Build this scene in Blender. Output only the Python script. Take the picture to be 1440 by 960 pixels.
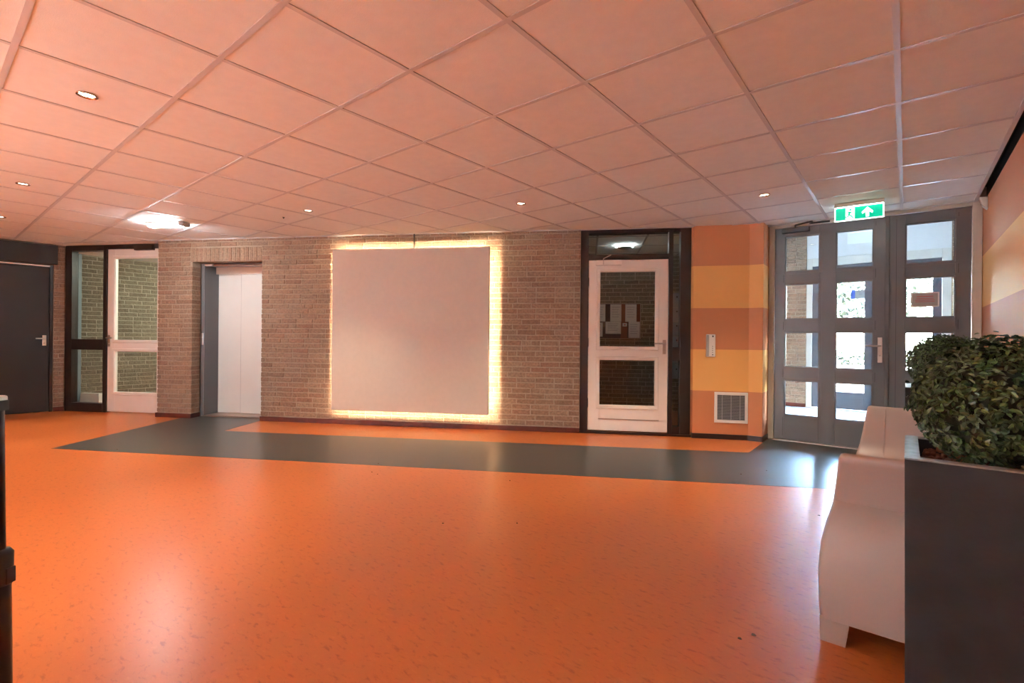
import bpy, bmesh, math, random
from mathutils import Vector, Matrix
random.seed(7)
for o in list(bpy.data.objects):
    bpy.data.objects.remove(o)
S = bpy.context.scene
COL = S.collection

# ------------------------------------------------------------------ camera
EYE = 1.094
CEIL = 2.351
YAW, ROLL = 0.6791, 0.0086
cam_d = bpy.data.cameras.new('camera')
cam_d.sensor_width = 36.0
cam_d.lens = 685.73 * 36 / 1440
cam_d.shift_y = -(480 - 474.93) / 1440
cam_d.clip_start = 0.02
cam = bpy.data.objects.new('camera', cam_d)
COL.objects.link(cam)
cam.matrix_world = Matrix.Translation((0, 0, EYE)) @ Matrix.Rotation(YAW, 4, 'Z') @ Matrix.Rotation(math.pi / 2, 4, 'X') @ Matrix.Rotation(ROLL, 4, 'Z')
S.camera = cam

# ------------------------------------------------------------------ light and exposure
S.view_settings.view_transform = 'Standard'
S.view_settings.look = 'None'
S.view_settings.gamma = 1.0
S.view_settings.use_curve_mapping = False
S.view_settings.exposure = 0.48
SKY_STRENGTH = 58.0
DOWN_W = 118.0
LED_STRENGTH = 320.0
WARM = (1.0, 0.82, 0.62)

world = bpy.data.worlds.new('sky')
S.world = world
world.use_nodes = True
wn = world.node_tree
for n_ in list(wn.nodes):
    wn.nodes.remove(n_)
w_out = wn.nodes.new('ShaderNodeOutputWorld')
w_bg = wn.nodes.new('ShaderNodeBackground')
w_sky = wn.nodes.new('ShaderNodeTexSky')
w_sky.sky_type = 'NISHITA'
w_sky.sun_disc = False
w_sky.sun_elevation = math.radians(48)
w_sky.sun_rotation = math.radians(150)
w_sky.air_density = 1.0
w_sky.dust_density = 2.5
w_bg.inputs['Strength'].default_value = SKY_STRENGTH
wn.links.new(w_sky.outputs[0], w_bg.inputs['Color'])
wn.links.new(w_bg.outputs[0], w_out.inputs[0])

# ------------------------------------------------------------------ materials
def mat(name, color, rough=0.6, metal=0.0, spec=0.5, noise=0.0, nscale=8.0, bump=0.0, bscale=60.0,
        coat=0.0, emit=None, estr=0.0, stretch=None, ndetail=4.0):
    m = bpy.data.materials.new(name)
    m.use_nodes = True
    nt = m.node_tree
    b = nt.nodes['Principled BSDF']
    b.inputs['Base Color'].default_value = (*color, 1)
    b.inputs['Roughness'].default_value = rough
    b.inputs['Metallic'].default_value = metal
    b.inputs['Specular IOR Level'].default_value = spec
    b.inputs['Coat Weight'].default_value = coat
    if emit:
        b.inputs['Emission Color'].default_value = (*emit, 1)
        b.inputs['Emission Strength'].default_value = estr
    tc = nt.nodes.new('ShaderNodeNewGeometry')
    vec = tc.outputs['Position']
    if stretch:
        mp = nt.nodes.new('ShaderNodeMapping')
        mp.inputs['Scale'].default_value = stretch
        nt.links.new(vec, mp.inputs['Vector'])
        vec = mp.outputs['Vector']
    if noise > 0:
        no = nt.nodes.new('ShaderNodeTexNoise')
        no.inputs['Scale'].default_value = nscale
        no.inputs['Detail'].default_value = ndetail
        nt.links.new(vec, no.inputs['Vector'])
        rp = nt.nodes.new('ShaderNodeValToRGB')
        rp.color_ramp.elements[0].position = 0.3
        rp.color_ramp.elements[1].position = 0.7
        rp.color_ramp.elements[0].color = (*[c * (1 - noise) for c in color], 1)
        rp.color_ramp.elements[1].color = (*[min(1, c * (1 + noise)) for c in color], 1)
        nt.links.new(no.outputs['Fac'], rp.inputs['Fac'])
        nt.links.new(rp.outputs['Color'], b.inputs['Base Color'])
    if bump > 0:
        nb = nt.nodes.new('ShaderNodeTexNoise')
        nb.inputs['Scale'].default_value = bscale
        nb.inputs['Detail'].default_value = 5
        nt.links.new(vec, nb.inputs['Vector'])
        bp = nt.nodes.new('ShaderNodeBump')
        bp.inputs['Strength'].default_value = bump
        bp.inputs['Distance'].default_value = 0.004
        nt.links.new(nb.outputs['Fac'], bp.inputs['Height'])
        nt.links.new(bp.outputs['Normal'], b.inputs['Normal'])
    return m

def lino(name, base, vein, light, rough):
    """marbled sheet linoleum: fine stretched veins, light scuffs, satin seal coat"""
    m = bpy.data.materials.new(name)
    m.use_nodes = True
    nt = m.node_tree
    b = nt.nodes['Principled BSDF']
    g = nt.nodes.new('ShaderNodeNewGeometry')
    mp = nt.nodes.new('ShaderNodeMapping')
    mp.inputs['Rotation'].default_value = (0, 0, math.radians(30))
    mp.inputs['Scale'].default_value = (7.0, 16.0, 1)
    nt.links.new(g.outputs['Position'], mp.inputs['Vector'])
    n1 = nt.nodes.new('ShaderNodeTexNoise')
    n1.inputs['Scale'].default_value = 3.2
    n1.inputs['Detail'].default_value = 9
    n1.inputs['Roughness'].default_value = 0.62
    n1.inputs['Distortion'].default_value = 0.3
    nt.links.new(mp.outputs['Vector'], n1.inputs['Vector'])
    r1 = nt.nodes.new('ShaderNodeValToRGB')
    e = r1.color_ramp.elements
    e[0].position = 0.30
    e[0].color = (*vein, 1)
    e[1].position = 0.45
    e[1].color = (*base, 1)
    x = e.new(0.58)
    x.color = (*base, 1)
    x = e.new(0.78)
    x.color = (*light, 1)
    nt.links.new(n1.outputs['Fac'], r1.inputs['Fac'])
    nt.links.new(r1.outputs['Color'], b.inputs['Base Color'])
    n2 = nt.nodes.new('ShaderNodeTexNoise')
    n2.inputs['Scale'].default_value = 1.6
    n2.inputs['Detail'].default_value = 7
    nt.links.new(g.outputs['Position'], n2.inputs['Vector'])
    r2 = nt.nodes.new('ShaderNodeMapRange')
    r2.inputs['From Min'].default_value = 0.3
    r2.inputs['From Max'].default_value = 0.75
    r2.inputs['To Min'].default_value = rough - 0.01
    r2.inputs['To Max'].default_value = rough + 0.03
    b.inputs['Roughness'].default_value = rough
    b.inputs['Specular IOR Level'].default_value = 0.45
    n3 = nt.nodes.new('ShaderNodeTexNoise')
    n3.inputs['Scale'].default_value = 26
    n3.inputs['Detail'].default_value = 4
    nt.links.new(mp.outputs['Vector'], n3.inputs['Vector'])
    bp = nt.nodes.new('ShaderNodeBump')
    bp.inputs['Strength'].default_value = 0.05
    bp.inputs['Distance'].default_value = 0.003
    nt.links.new(n3.outputs['Fac'], bp.inputs['Height'])
    nt.links.new(bp.outputs['Normal'], b.inputs['Normal'])
    return m

def brick_mat(name, cols):
    """each brick its own tone (per object and per mesh island), rough hand-moulded face"""
    m = bpy.data.materials.new(name)
    m.use_nodes = True
    nt = m.node_tree
    b = nt.nodes['Principled BSDF']
    oi = nt.nodes.new('ShaderNodeObjectInfo')
    g = nt.nodes.new('ShaderNodeNewGeometry')
    ad = nt.nodes.new('ShaderNodeMath')
    ad.operation = 'ADD'
    fr = nt.nodes.new('ShaderNodeMath')
    fr.operation = 'FRACT'
    nt.links.new(oi.outputs['Random'], ad.inputs[0])
    nt.links.new(g.outputs['Random Per Island'], ad.inputs[1])
    nt.links.new(ad.outputs[0], fr.inputs[0])
    rp = nt.nodes.new('ShaderNodeValToRGB')
    e = rp.color_ramp.elements
    e[0].color = (*cols[0], 1)
    e[1].color = (*cols[-1], 1)
    for i, c in enumerate(cols[1:-1]):
        q = e.new((i + 1) / (len(cols) - 1))
        q.color = (*c, 1)
    nt.links.new(fr.outputs[0], rp.inputs['Fac'])
    no = nt.nodes.new('ShaderNodeTexNoise')
    no.inputs['Scale'].default_value = 45
    no.inputs['Detail'].default_value = 6
    nt.links.new(g.outputs['Position'], no.inputs['Vector'])
    mr = nt.nodes.new('ShaderNodeMapRange')
    mr.inputs['From Min'].default_value = 0.3
    mr.inputs['From Max'].default_value = 0.7
    mr.inputs['To Min'].default_value = 0.72
    mr.inputs['To Max'].default_value = 1.22
    nt.links.new(no.outputs['Fac'], mr.inputs['Value'])
    mx = nt.nodes.new('ShaderNodeMix')
    mx.data_type = 'RGBA'
    mx.blend_type = 'MULTIPLY'
    mx.inputs['Factor'].default_value = 1
    nt.links.new(rp.outputs['Color'], mx.inputs['A'])
    nt.links.new(mr.outputs['Result'], mx.inputs['B'])
    nt.links.new(mx.outputs['Result'], b.inputs['Base Color'])
    b.inputs['Roughness'].default_value = 0.85
    b.inputs['Specular IOR Level'].default_value = 0.25
    n2 = nt.nodes.new('ShaderNodeTexNoise')
    n2.inputs['Scale'].default_value = 38
    n2.inputs['Detail'].default_value = 8
    n2.inputs['Roughness'].default_value = 0.65
    nt.links.new(g.outputs['Position'], n2.inputs['Vector'])
    bp = nt.nodes.new('ShaderNodeBump')
    bp.inputs['Strength'].default_value = 1.0
    bp.inputs['Distance'].default_value = 0.014
    nt.links.new(n2.outputs['Fac'], bp.inputs['Height'])
    nt.links.new(bp.outputs['Normal'], b.inputs['Normal'])
    return m

def stripe_mat(name, levels, dark, light, rough):
    """painted horizontal colour bands, first band (from the floor) dark"""
    m = bpy.data.materials.new(name)
    m.use_nodes = True
    nt = m.node_tree
    b = nt.nodes['Principled BSDF']
    g = nt.nodes.new('ShaderNodeNewGeometry')
    sp = nt.nodes.new('ShaderNodeSeparateXYZ')
    nt.links.new(g.outputs['Position'], sp.inputs[0])
    mr = nt.nodes.new('ShaderNodeMapRange')
    mr.inputs['From Min'].default_value = 0
    mr.inputs['From Max'].default_value = 2.6
    nt.links.new(sp.outputs['Z'], mr.inputs['Value'])
    rp = nt.nodes.new('ShaderNodeValToRGB')
    rp.color_ramp.interpolation = 'CONSTANT'
    e = rp.color_ramp.elements
    e[0].position = 0
    e[0].color = (*dark, 1)
    e[1].position = levels[0] / 2.6
    e[1].color = (*light, 1)
    for i, z in enumerate(levels[1:]):
        q = e.new(z / 2.6)
        q.color = (*(dark if i % 2 == 0 else light), 1)
    nt.links.new(mr.outputs['Result'], rp.inputs['Fac'])
    nt.links.new(rp.outputs['Color'], b.inputs['Base Color'])
    b.inputs['Roughness'].default_value = rough
    n2 = nt.nodes.new('ShaderNodeTexNoise')
    n2.inputs['Scale'].default_value = 30
    n2.inputs['Detail'].default_value = 6
    nt.links.new(g.outputs['Position'], n2.inputs['Vector'])
    bp = nt.nodes.new('ShaderNodeBump')
    bp.inputs['Strength'].default_value = 0.12
    bp.inputs['Distance'].default_value = 0.004
    nt.links.new(n2.outputs['Fac'], bp.inputs['Height'])
    nt.links.new(bp.outputs['Normal'], b.inputs['Normal'])
    return m

def glass_mat(name, tint):
    """thin flat pane: see-through with a Fresnel mirror reflection"""
    m = bpy.data.materials.new(name)
    m.use_nodes = True
    nt = m.node_tree
    for n_ in list(nt.nodes):
        nt.nodes.remove(n_)
    out = nt.nodes.new('ShaderNodeOutputMaterial')
    tr = nt.nodes.new('ShaderNodeBsdfTransparent')
    tr.inputs['Color'].default_value = (*tint, 1)
    gl = nt.nodes.new('ShaderNodeBsdfGlossy')
    gl.inputs['Roughness'].default_value = 0.01
    lw_ = nt.nodes.new('ShaderNodeLayerWeight')      # Schlick reflectance, the same from both sides
    lw_.inputs['Blend'].default_value = 0.5
    pw = nt.nodes.new('ShaderNodeMath')
    pw.operation = 'POWER'
    pw.inputs[1].default_value = 5.0
    nt.links.new(lw_.outputs['Facing'], pw.inputs[0])
    ma = nt.nodes.new('ShaderNodeMath')
    ma.operation = 'MULTIPLY_ADD'
    ma.inputs[1].default_value = 0.96
    ma.inputs[2].default_value = 0.04
    nt.links.new(pw.outputs[0], ma.inputs[0])
    mx = nt.nodes.new('ShaderNodeMixShader')
    nt.links.new(ma.outputs[0], mx.inputs[0])
    nt.links.new(tr.outputs[0], mx.inputs[1])
    nt.links.new(gl.outputs[0], mx.inputs[2])
    nt.links.new(mx.outputs[0], out.inputs[0])
    return m

def leaf_mat(name, cols, rough=0.4):
    m = bpy.data.materials.new(name)
    m.use_nodes = True
    nt = m.node_tree
    b = nt.nodes['Principled BSDF']
    g = nt.nodes.new('ShaderNodeNewGeometry')
    rp = nt.nodes.new('ShaderNodeValToRGB')
    e = rp.color_ramp.elements
    e[0].color = (*cols[0], 1)
    e[1].color = (*cols[-1], 1)
    for i, c in enumerate(cols[1:-1]):
        q = e.new((i + 1) / (len(cols) - 1))
        q.color = (*c, 1)
    nt.links.new(g.outputs['Random Per Island'], rp.inputs['Fac'])
    nt.links.new(rp.outputs['Color'], b.inputs['Base Color'])
    b.inputs['Roughness'].default_value = rough
    return m

M = {}
M['lino'] = lino('orange_linoleum', (0.50, 0.130, 0.030), (0.33, 0.070, 0.018), (0.56, 0.165, 0.045), 0.30)
M['lino_dark'] = lino('anthracite_linoleum', (0.064, 0.063, 0.056), (0.050, 0.049, 0.044), (0.078, 0.076, 0.068), 0.31)
M['tile'] = mat('mineral_ceiling_tile', (0.90, 0.91, 0.90), 0.9, spec=0.2, noise=0.02, nscale=14, bump=0.25, bscale=220)
M['tbar'] = mat('white_enamel_grid', (0.66, 0.66, 0.68), 0.28, spec=0.7)
M['void'] = mat('dark_ceiling_void', (0.03, 0.028, 0.026), 0.9)
M['brick'] = brick_mat('brown_brick', [(0.215, 0.130, 0.082), (0.27, 0.170, 0.108), (0.235, 0.155, 0.104), (0.30, 0.20, 0.132), (0.25, 0.138, 0.088)])
M['mortar'] = mat('pale_mortar', (0.36, 0.285, 0.215), 0.95, spec=0.2, noise=0.12, nscale=30, bump=0.5, bscale=120)
M['brick2'] = brick_mat('grey_brown_brick', [(0.20, 0.165, 0.12), (0.26, 0.22, 0.16), (0.22, 0.185, 0.135), (0.29, 0.245, 0.18)])
M['mortar2'] = mat('grey_mortar', (0.48, 0.44, 0.36), 0.95, spec=0.2, noise=0.12, nscale=30)
M['skirting'] = mat('oxblood_tile_skirting', (0.085, 0.016, 0.010), 0.5, spec=0.25, noise=0.25, nscale=12)
M['skirting_dark'] = mat('dark_brown_skirting', (0.022, 0.010, 0.009), 0.3, noise=0.2, nscale=12)
M['stripes'] = stripe_mat('terracotta_ochre_bands', (0.519, 0.976, 1.434, 1.902), (0.54, 0.195, 0.075), (0.78, 0.38, 0.11), 0.6)
M['stripes_gloss'] = stripe_mat('terracotta_ochre_bands_satin', (0.50, 0.95, 1.40, 1.855), (0.54, 0.195, 0.075), (0.78, 0.38, 0.11), 0.8)
M['timber_dark'] = mat('dark_brown_paint', (0.018, 0.010, 0.008), 0.35, noise=0.15, nscale=10, stretch=(6, 6, 1))
M['door_dark'] = mat('charcoal_door_paint', (0.018, 0.017, 0.0175), 0.5, spec=0.3, noise=0.05, nscale=5)
M['door_grey'] = mat('grey_door_paint', (0.125, 0.125, 0.128), 0.38, noise=0.04, nscale=6)
M['white_paint'] = mat('cream_white_paint', (0.92, 0.89, 0.83), 0.35, noise=0.02, nscale=6)
M['frame_white'] = mat('off_white_frame_paint', (0.72, 0.69, 0.62), 0.45, noise=0.03, nscale=8)
M['lift_white'] = mat('light_grey_lift_enamel', (0.78, 0.78, 0.74), 0.4, noise=0.02, nscale=4)
M['lift_grey'] = mat('grey_lift_frame_enamel', (0.13, 0.13, 0.135), 0.42)
M['steel'] = mat('brushed_steel', (0.62, 0.60, 0.57), 0.28, metal=1.0)
M['steel_dull'] = mat('satin_aluminium', (0.52, 0.47, 0.42), 0.42, metal=1.0)
M['plastic_white'] = mat('white_plastic', (0.78, 0.76, 0.72), 0.4)
M['plastic_grey'] = mat('grey_plastic', (0.38, 0.38, 0.38), 0.45)
M['black'] = mat('black_plastic', (0.012, 0.011, 0.011), 0.35)
M['rubber'] = mat('dark_grey_metal', (0.03, 0.03, 0.033), 0.35, metal=0.3)
M['panel'] = mat('warm_grey_panel_fabric', (0.62, 0.54, 0.47), 0.75, noise=0.02, nscale=20, bump=0.08, bscale=400)
M['led'] = mat('led_strip_glow', (1, 0.9, 0.8), 0.5, emit=(1.0, 0.77, 0.50), estr=LED_STRENGTH)
M['bulb'] = mat('downlight_glow', (1, 0.95, 0.9), 0.5, emit=(1.0, 0.86, 0.66), estr=12)
M['chrome_warm'] = mat('nickel_ring', (0.55, 0.47, 0.40), 0.25, metal=1.0)
M['tube_glow'] = mat('opal_diffuser_glow', (1, 1, 1), 0.4, emit=(0.90, 0.97, 1.0), estr=110)
M['hall_glow'] = mat('hall_lamp_glow', (1, 1, 1), 0.4, emit=(0.90, 0.96, 1.0), estr=22)
M['sign_green'] = mat('exit_sign_green', (0.0, 0.35, 0.20), 0.3, emit=(0.0, 0.42, 0.24), estr=0.9)
M['sign_white'] = mat('exit_sign_white', (0.9, 1, 0.95), 0.3, emit=(0.80, 1.0, 0.93), estr=1.7)
M['sign_top'] = mat('exit_sign_lamp', (1, 1, 1), 0.3, emit=(0.85, 1.0, 0.97), estr=9)
M['glass'] = glass_mat('clear_glass', (0.93, 0.96, 0.95))
M['glass_dim'] = glass_mat('clear_float_glass', (0.90, 0.93, 0.90))
M['planter'] = mat('dark_fibre_clay', (0.016, 0.013, 0.013), 0.7, spec=0.3, noise=0.35, nscale=7, bump=0.3, bscale=40, ndetail=8)
M['planter_rim'] = mat('pale_grey_rim', (0.20, 0.20, 0.20), 0.6, noise=0.25, nscale=40)  # rim a paler, mottled grey than the planter box
M['granule'] = leaf_mat('fired_clay_granules', [(0.13, 0.045, 0.025), (0.22, 0.085, 0.045), (0.17, 0.06, 0.035)], 0.85)
M['leaf'] = leaf_mat('boxwood_leaf', [(0.012, 0.030, 0.008), (0.026, 0.056, 0.013), (0.018, 0.036, 0.010), (0.075, 0.120, 0.028), (0.036, 0.042, 0.015), (0.017, 0.042, 0.011)], 0.42)
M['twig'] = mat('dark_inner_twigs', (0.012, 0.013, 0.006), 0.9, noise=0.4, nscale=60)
M['bench'] = mat('white_moulded_plastic', (0.44, 0.365, 0.325), 0.42, noise=0.01, nscale=5)
M['bench_seam'] = mat('plastic_seam', (0.50, 0.45, 0.42), 0.5)
M['paper'] = mat('white_paper', (0.80, 0.80, 0.80), 0.8)
M['print'] = mat('printed_grey_lines', (0.30, 0.30, 0.33), 0.8)
M['print_red'] = mat('printed_red_line', (0.50, 0.12, 0.12), 0.8)
M['board_black'] = mat('pinboard_charcoal', (0.02, 0.018, 0.018), 0.8)
M['board_rust'] = mat('pinboard_rust', (0.19, 0.055, 0.03), 0.8)
M['mailbox'] = mat('grey_mailbox_enamel', (0.34, 0.37, 0.42), 0.4)
M['plaster'] = mat('white_plaster', (0.80, 0.80, 0.79), 0.8, noise=0.02, nscale=6)
M['paving'] = mat('grey_concrete_paving', (0.24, 0.245, 0.25), 0.8, noise=0.15, nscale=9, bump=0.2, bscale=60)
M['blue_grey'] = mat('blue_grey_door_paint', (0.085, 0.095, 0.115), 0.4)
M['blue'] = mat('blue_sticker', (0.04, 0.10, 0.42), 0.6)
M['concrete'] = mat('weathered_concrete', (0.05, 0.05, 0.048), 0.85, noise=0.12, nscale=6)
M['hedge'] = leaf_mat('hedge_leaf', [(0.005, 0.009, 0.0035), (0.011, 0.016, 0.006), (0.0075, 0.011, 0.0045)], 0.6)
M['bark'] = mat('bark', (0.12, 0.09, 0.06), 0.9, noise=0.3, nscale=20)
M['vent_dark'] = mat('vent_interior', (0.05, 0.055, 0.065), 0.7)
M['bounce_forecourt'] = mat('pale_bounce_paving', (0.74, 0.66, 0.52), 0.9, noise=0.1, nscale=3)  # bounce colour for the added paving outside the front wall
M['post_blue'] = mat('blue_grey_post_paint', (0.20, 0.25, 0.29), 0.4)
M['blocker_facade'] = mat('pale_render', (0.66, 0.55, 0.41), 0.9, noise=0.05, nscale=1)  # shared by the two added light-blocking buildings
M['street'] = mat('pale_grey_street_paving', (0.60, 0.63, 0.66), 0.9, noise=0.08, nscale=2)
M['header_alu'] = mat('pale_satin_aluminium', (0.85, 0.74, 0.64), 0.5, metal=0.8)
M['crumb'] = mat('dry_leaf_crumb', (0.10, 0.06, 0.03), 0.9)

# ------------------------------------------------------------------ mesh helpers
class MB:
    def __init__(s):
        s.v, s.f, s.sm = [], [], []

    def add(s, vs, fs, smooth=False):
        o = len(s.v)
        s.v += [tuple(q) for q in vs]
        s.f += [tuple(i + o for i in q) for q in fs]
        s.sm += [smooth] * len(fs)
        return s

    def box(s, x0, x1, y0, y1, z0, z1):
        v = [(x0, y0, z0), (x1, y0, z0), (x1, y1, z0), (x0, y1, z0), (x0, y0, z1), (x1, y0, z1), (x1, y1, z1), (x0, y1, z1)]
        return s.add(v, [(0, 3, 2, 1), (4, 5, 6, 7), (0, 1, 5, 4), (1, 2, 6, 5), (2, 3, 7, 6), (3, 0, 4, 7)])

    def prism(s, poly, z0, z1):
        a = sum(poly[i][0] * poly[(i + 1) % len(poly)][1] - poly[(i + 1) % len(poly)][0] * poly[i][1] for i in range(len(poly)))
        if a < 0:
            poly = poly[::-1]
        n = len(poly)
        v = [(p[0], p[1], z0) for p in poly] + [(p[0], p[1], z1) for p in poly]
        f = [tuple(range(n - 1, -1, -1)), tuple(range(n, 2 * n))] + [(i, (i + 1) % n, n + (i + 1) % n, n + i) for i in range(n)]
        return s.add(v, f)

    def plate(s, poly, y0, y1):
        """polygon in the x-z plane given a thickness along y (front face at y0)"""
        a = sum(poly[i][0] * poly[(i + 1) % len(poly)][1] - poly[(i + 1) % len(poly)][0] * poly[i][1] for i in range(len(poly)))
        if a < 0:
            poly = poly[::-1]
        n = len(poly)
        v = [(p[0], y0, p[1]) for p in poly] + [(p[0], y1, p[1]) for p in poly]
        f = [tuple(range(n)), tuple(range(2 * n - 1, n - 1, -1))] + [(i, n + i, n + (i + 1) % n, (i + 1) % n) for i in range(n)]
        return s.add(v, f)

    def lathe(s, prof, cx, cy, seg=24, smooth=True, axis='z'):
        v, f = [], []
        n = len(prof)
        for k in range(seg):
            a = 2 * math.pi * k / seg
            for r, h in prof:
                p = (r * math.cos(a), r * math.sin(a), h)
                if axis == 'y':
                    p = (p[0], p[2], p[1])
                elif axis == 'x':
                    p = (p[2], p[0], p[1])
                v.append((cx[0] + p[0], cx[1] + p[1], cx[2] + p[2]) if cy is None else (cx + p[0], cy + p[1], p[2]))
        for k in range(seg):
            for i in range(n - 1):
                q = (k * n + i, ((k + 1) % seg) * n + i, ((k + 1) % seg) * n + i + 1, k * n + i + 1)
                f.append(q if axis == 'z' else q[::-1])
        return s.add(v, f, smooth)

    def tube(s, pts, r, seg=10, cap=True):
        pts = [Vector(p) for p in pts]
        rs = r if isinstance(r, (list, tuple)) else [r] * len(pts)
        v, f = [], []
        up = None
        for i, p in enumerate(pts):
            t = (pts[min(i + 1, len(pts) - 1)] - pts[max(i - 1, 0)]).normalized()
            if up is None:
                up = Vector((0, 0, 1)) if abs(t.z) < 0.9 else Vector((1, 0, 0))
            a = t.cross(up).normalized()
            b2 = a.cross(t).normalized()
            up = b2
            for k in range(seg):
                q = 2 * math.pi * k / seg
                v.append(p + (a * math.cos(q) + b2 * math.sin(q)) * rs[i])
        for i in range(len(pts) - 1):
            for k in range(seg):
                f.append((i * seg + k, i * seg + (k + 1) % seg, (i + 1) * seg + (k + 1) % seg, (i + 1) * seg + k))
        s.add(v, f, True)
        if cap:
            o = len(pts)
            s.add(v[:seg], [tuple(range(seg - 1, -1, -1))])
            s.add(v[-seg:], [tuple(range(seg))])
        return s

    def ring(s, x0, x1, z0, z1, w, y0, y1):
        """rectangular frame of bars of width w round an opening x0..x1, z0..z1 (outside it)"""
        s.box(x0 - w, x0, y0, y1, z0 - w, z1 + w)
        s.box(x1, x1 + w, y0, y1, z0 - w, z1 + w)
        s.box(x0, x1, y0, y1, z0 - w, z0)
        s.box(x0, x1, y0, y1, z1, z1 + w)
        return s

    def mesh(s, name, m):
        me = bpy.data.meshes.new(name)
        me.from_pydata(s.v, [], s.f)
        me.polygons.foreach_set('use_smooth', s.sm)
        me.materials.append(m)
        me.update()
        return me

    def build(s, name, m, parent=None, loc=(0, 0, 0), bevel=0.0, seg=2):
        o = bpy.data.objects.new(name, s.mesh(name, M[m] if isinstance(m, str) else m))
        COL.objects.link(o)
        o.location = loc
        if parent is not None:
            o.parent = parent
        if bevel:
            md = o.modifiers.new('bevel', 'BEVEL')
            md.width = bevel
            md.segments = seg
            md.limit_method = 'ANGLE'
        return o

def B(*a):
    return MB().box(*a)

def tag(o, label=None, cat=None, group=None, kind=None):
    if label:
        o['label'] = label
    if cat:
        o['category'] = cat
    if group:
        o['group'] = group
    if kind:
        o['kind'] = kind
    return o

def thing(name, label, cat, loc=(0, 0, 0), rotz=0.0, group=None, kind=None):
    o = bpy.data.objects.new(name, None)
    o.empty_display_size = 0.1
    COL.objects.link(o)
    o.location = loc
    o.rotation_euler = (0, 0, rotz)
    return tag(o, label, cat, group, kind)

def copy_tree(o, parent=None):
    c = o.copy()
    COL.objects.link(c)
    c.parent = parent
    for ch in list(o.children):
        copy_tree(ch, c)
    return c

# brick-wall frame: local x runs along the wall, local y goes into the wall, y = 0 is the brick face
A30 = math.radians(30)
D = Vector((math.cos(A30), math.sin(A30), 0))
N = Vector((math.sin(A30), -math.cos(A30), 0))
def P(s, depth=0.0, z=0.0):
    v = D * s + N * (-5.70 - depth)
    return Vector((v.x, v.y, z))
BORG = P(0)

def px_area(p, q):
    """rough projected size of a brick between two world points"""
    d = ((p + q) / 2 - Vector((0, 0, EYE)))
    fw = Vector((-math.sin(YAW), math.cos(YAW), 0))
    t = d.dot(fw)
    return (q - p).length / max(t, 0.1) if t > 0.1 else 0

BR_CACHE = {}
def brick_mesh(L, H, dep, var, m):
    key = (round(L, 3), round(H, 3), dep, var, m)
    if key not in BR_CACHE:
        rnd = random.Random(hash(key[:4]) % 1000)
        b = 0.004
        j = lambda k=0.0022: rnd.uniform(-k, k)
        # bevelled front face: back ring, front ring, inner front face
        v = []
        for (x, z) in ((-L / 2, -H / 2), (L / 2, -H / 2), (L / 2, H / 2), (-L / 2, H / 2)):
            v.append((x, dep, z))
        for (x, z) in ((-L / 2, -H / 2), (L / 2, -H / 2), (L / 2, H / 2), (-L / 2, H / 2)):
            v.append((x + j(), b, z + j()))
        for (x, z) in ((-L / 2 + b, -H / 2 + b), (L / 2 - b, -H / 2 + b), (L / 2 - b, H / 2 - b), (-L / 2 + b, H / 2 - b)):
            v.append((x + j(), j(0.0015), z + j()))
        f = [(8, 9, 10, 11)]
        for i in range(4):
            k = (i + 1) % 4
            f.append((i, k, 4 + k, 4 + i))
            f.append((4 + i, 4 + k, 8 + k, 8 + i))
        mb = MB()
        mb.add(v, f)
        BR_CACHE[key] = (mb, mb.mesh('brick', M[m]))
    return BR_CACHE[key]

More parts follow.
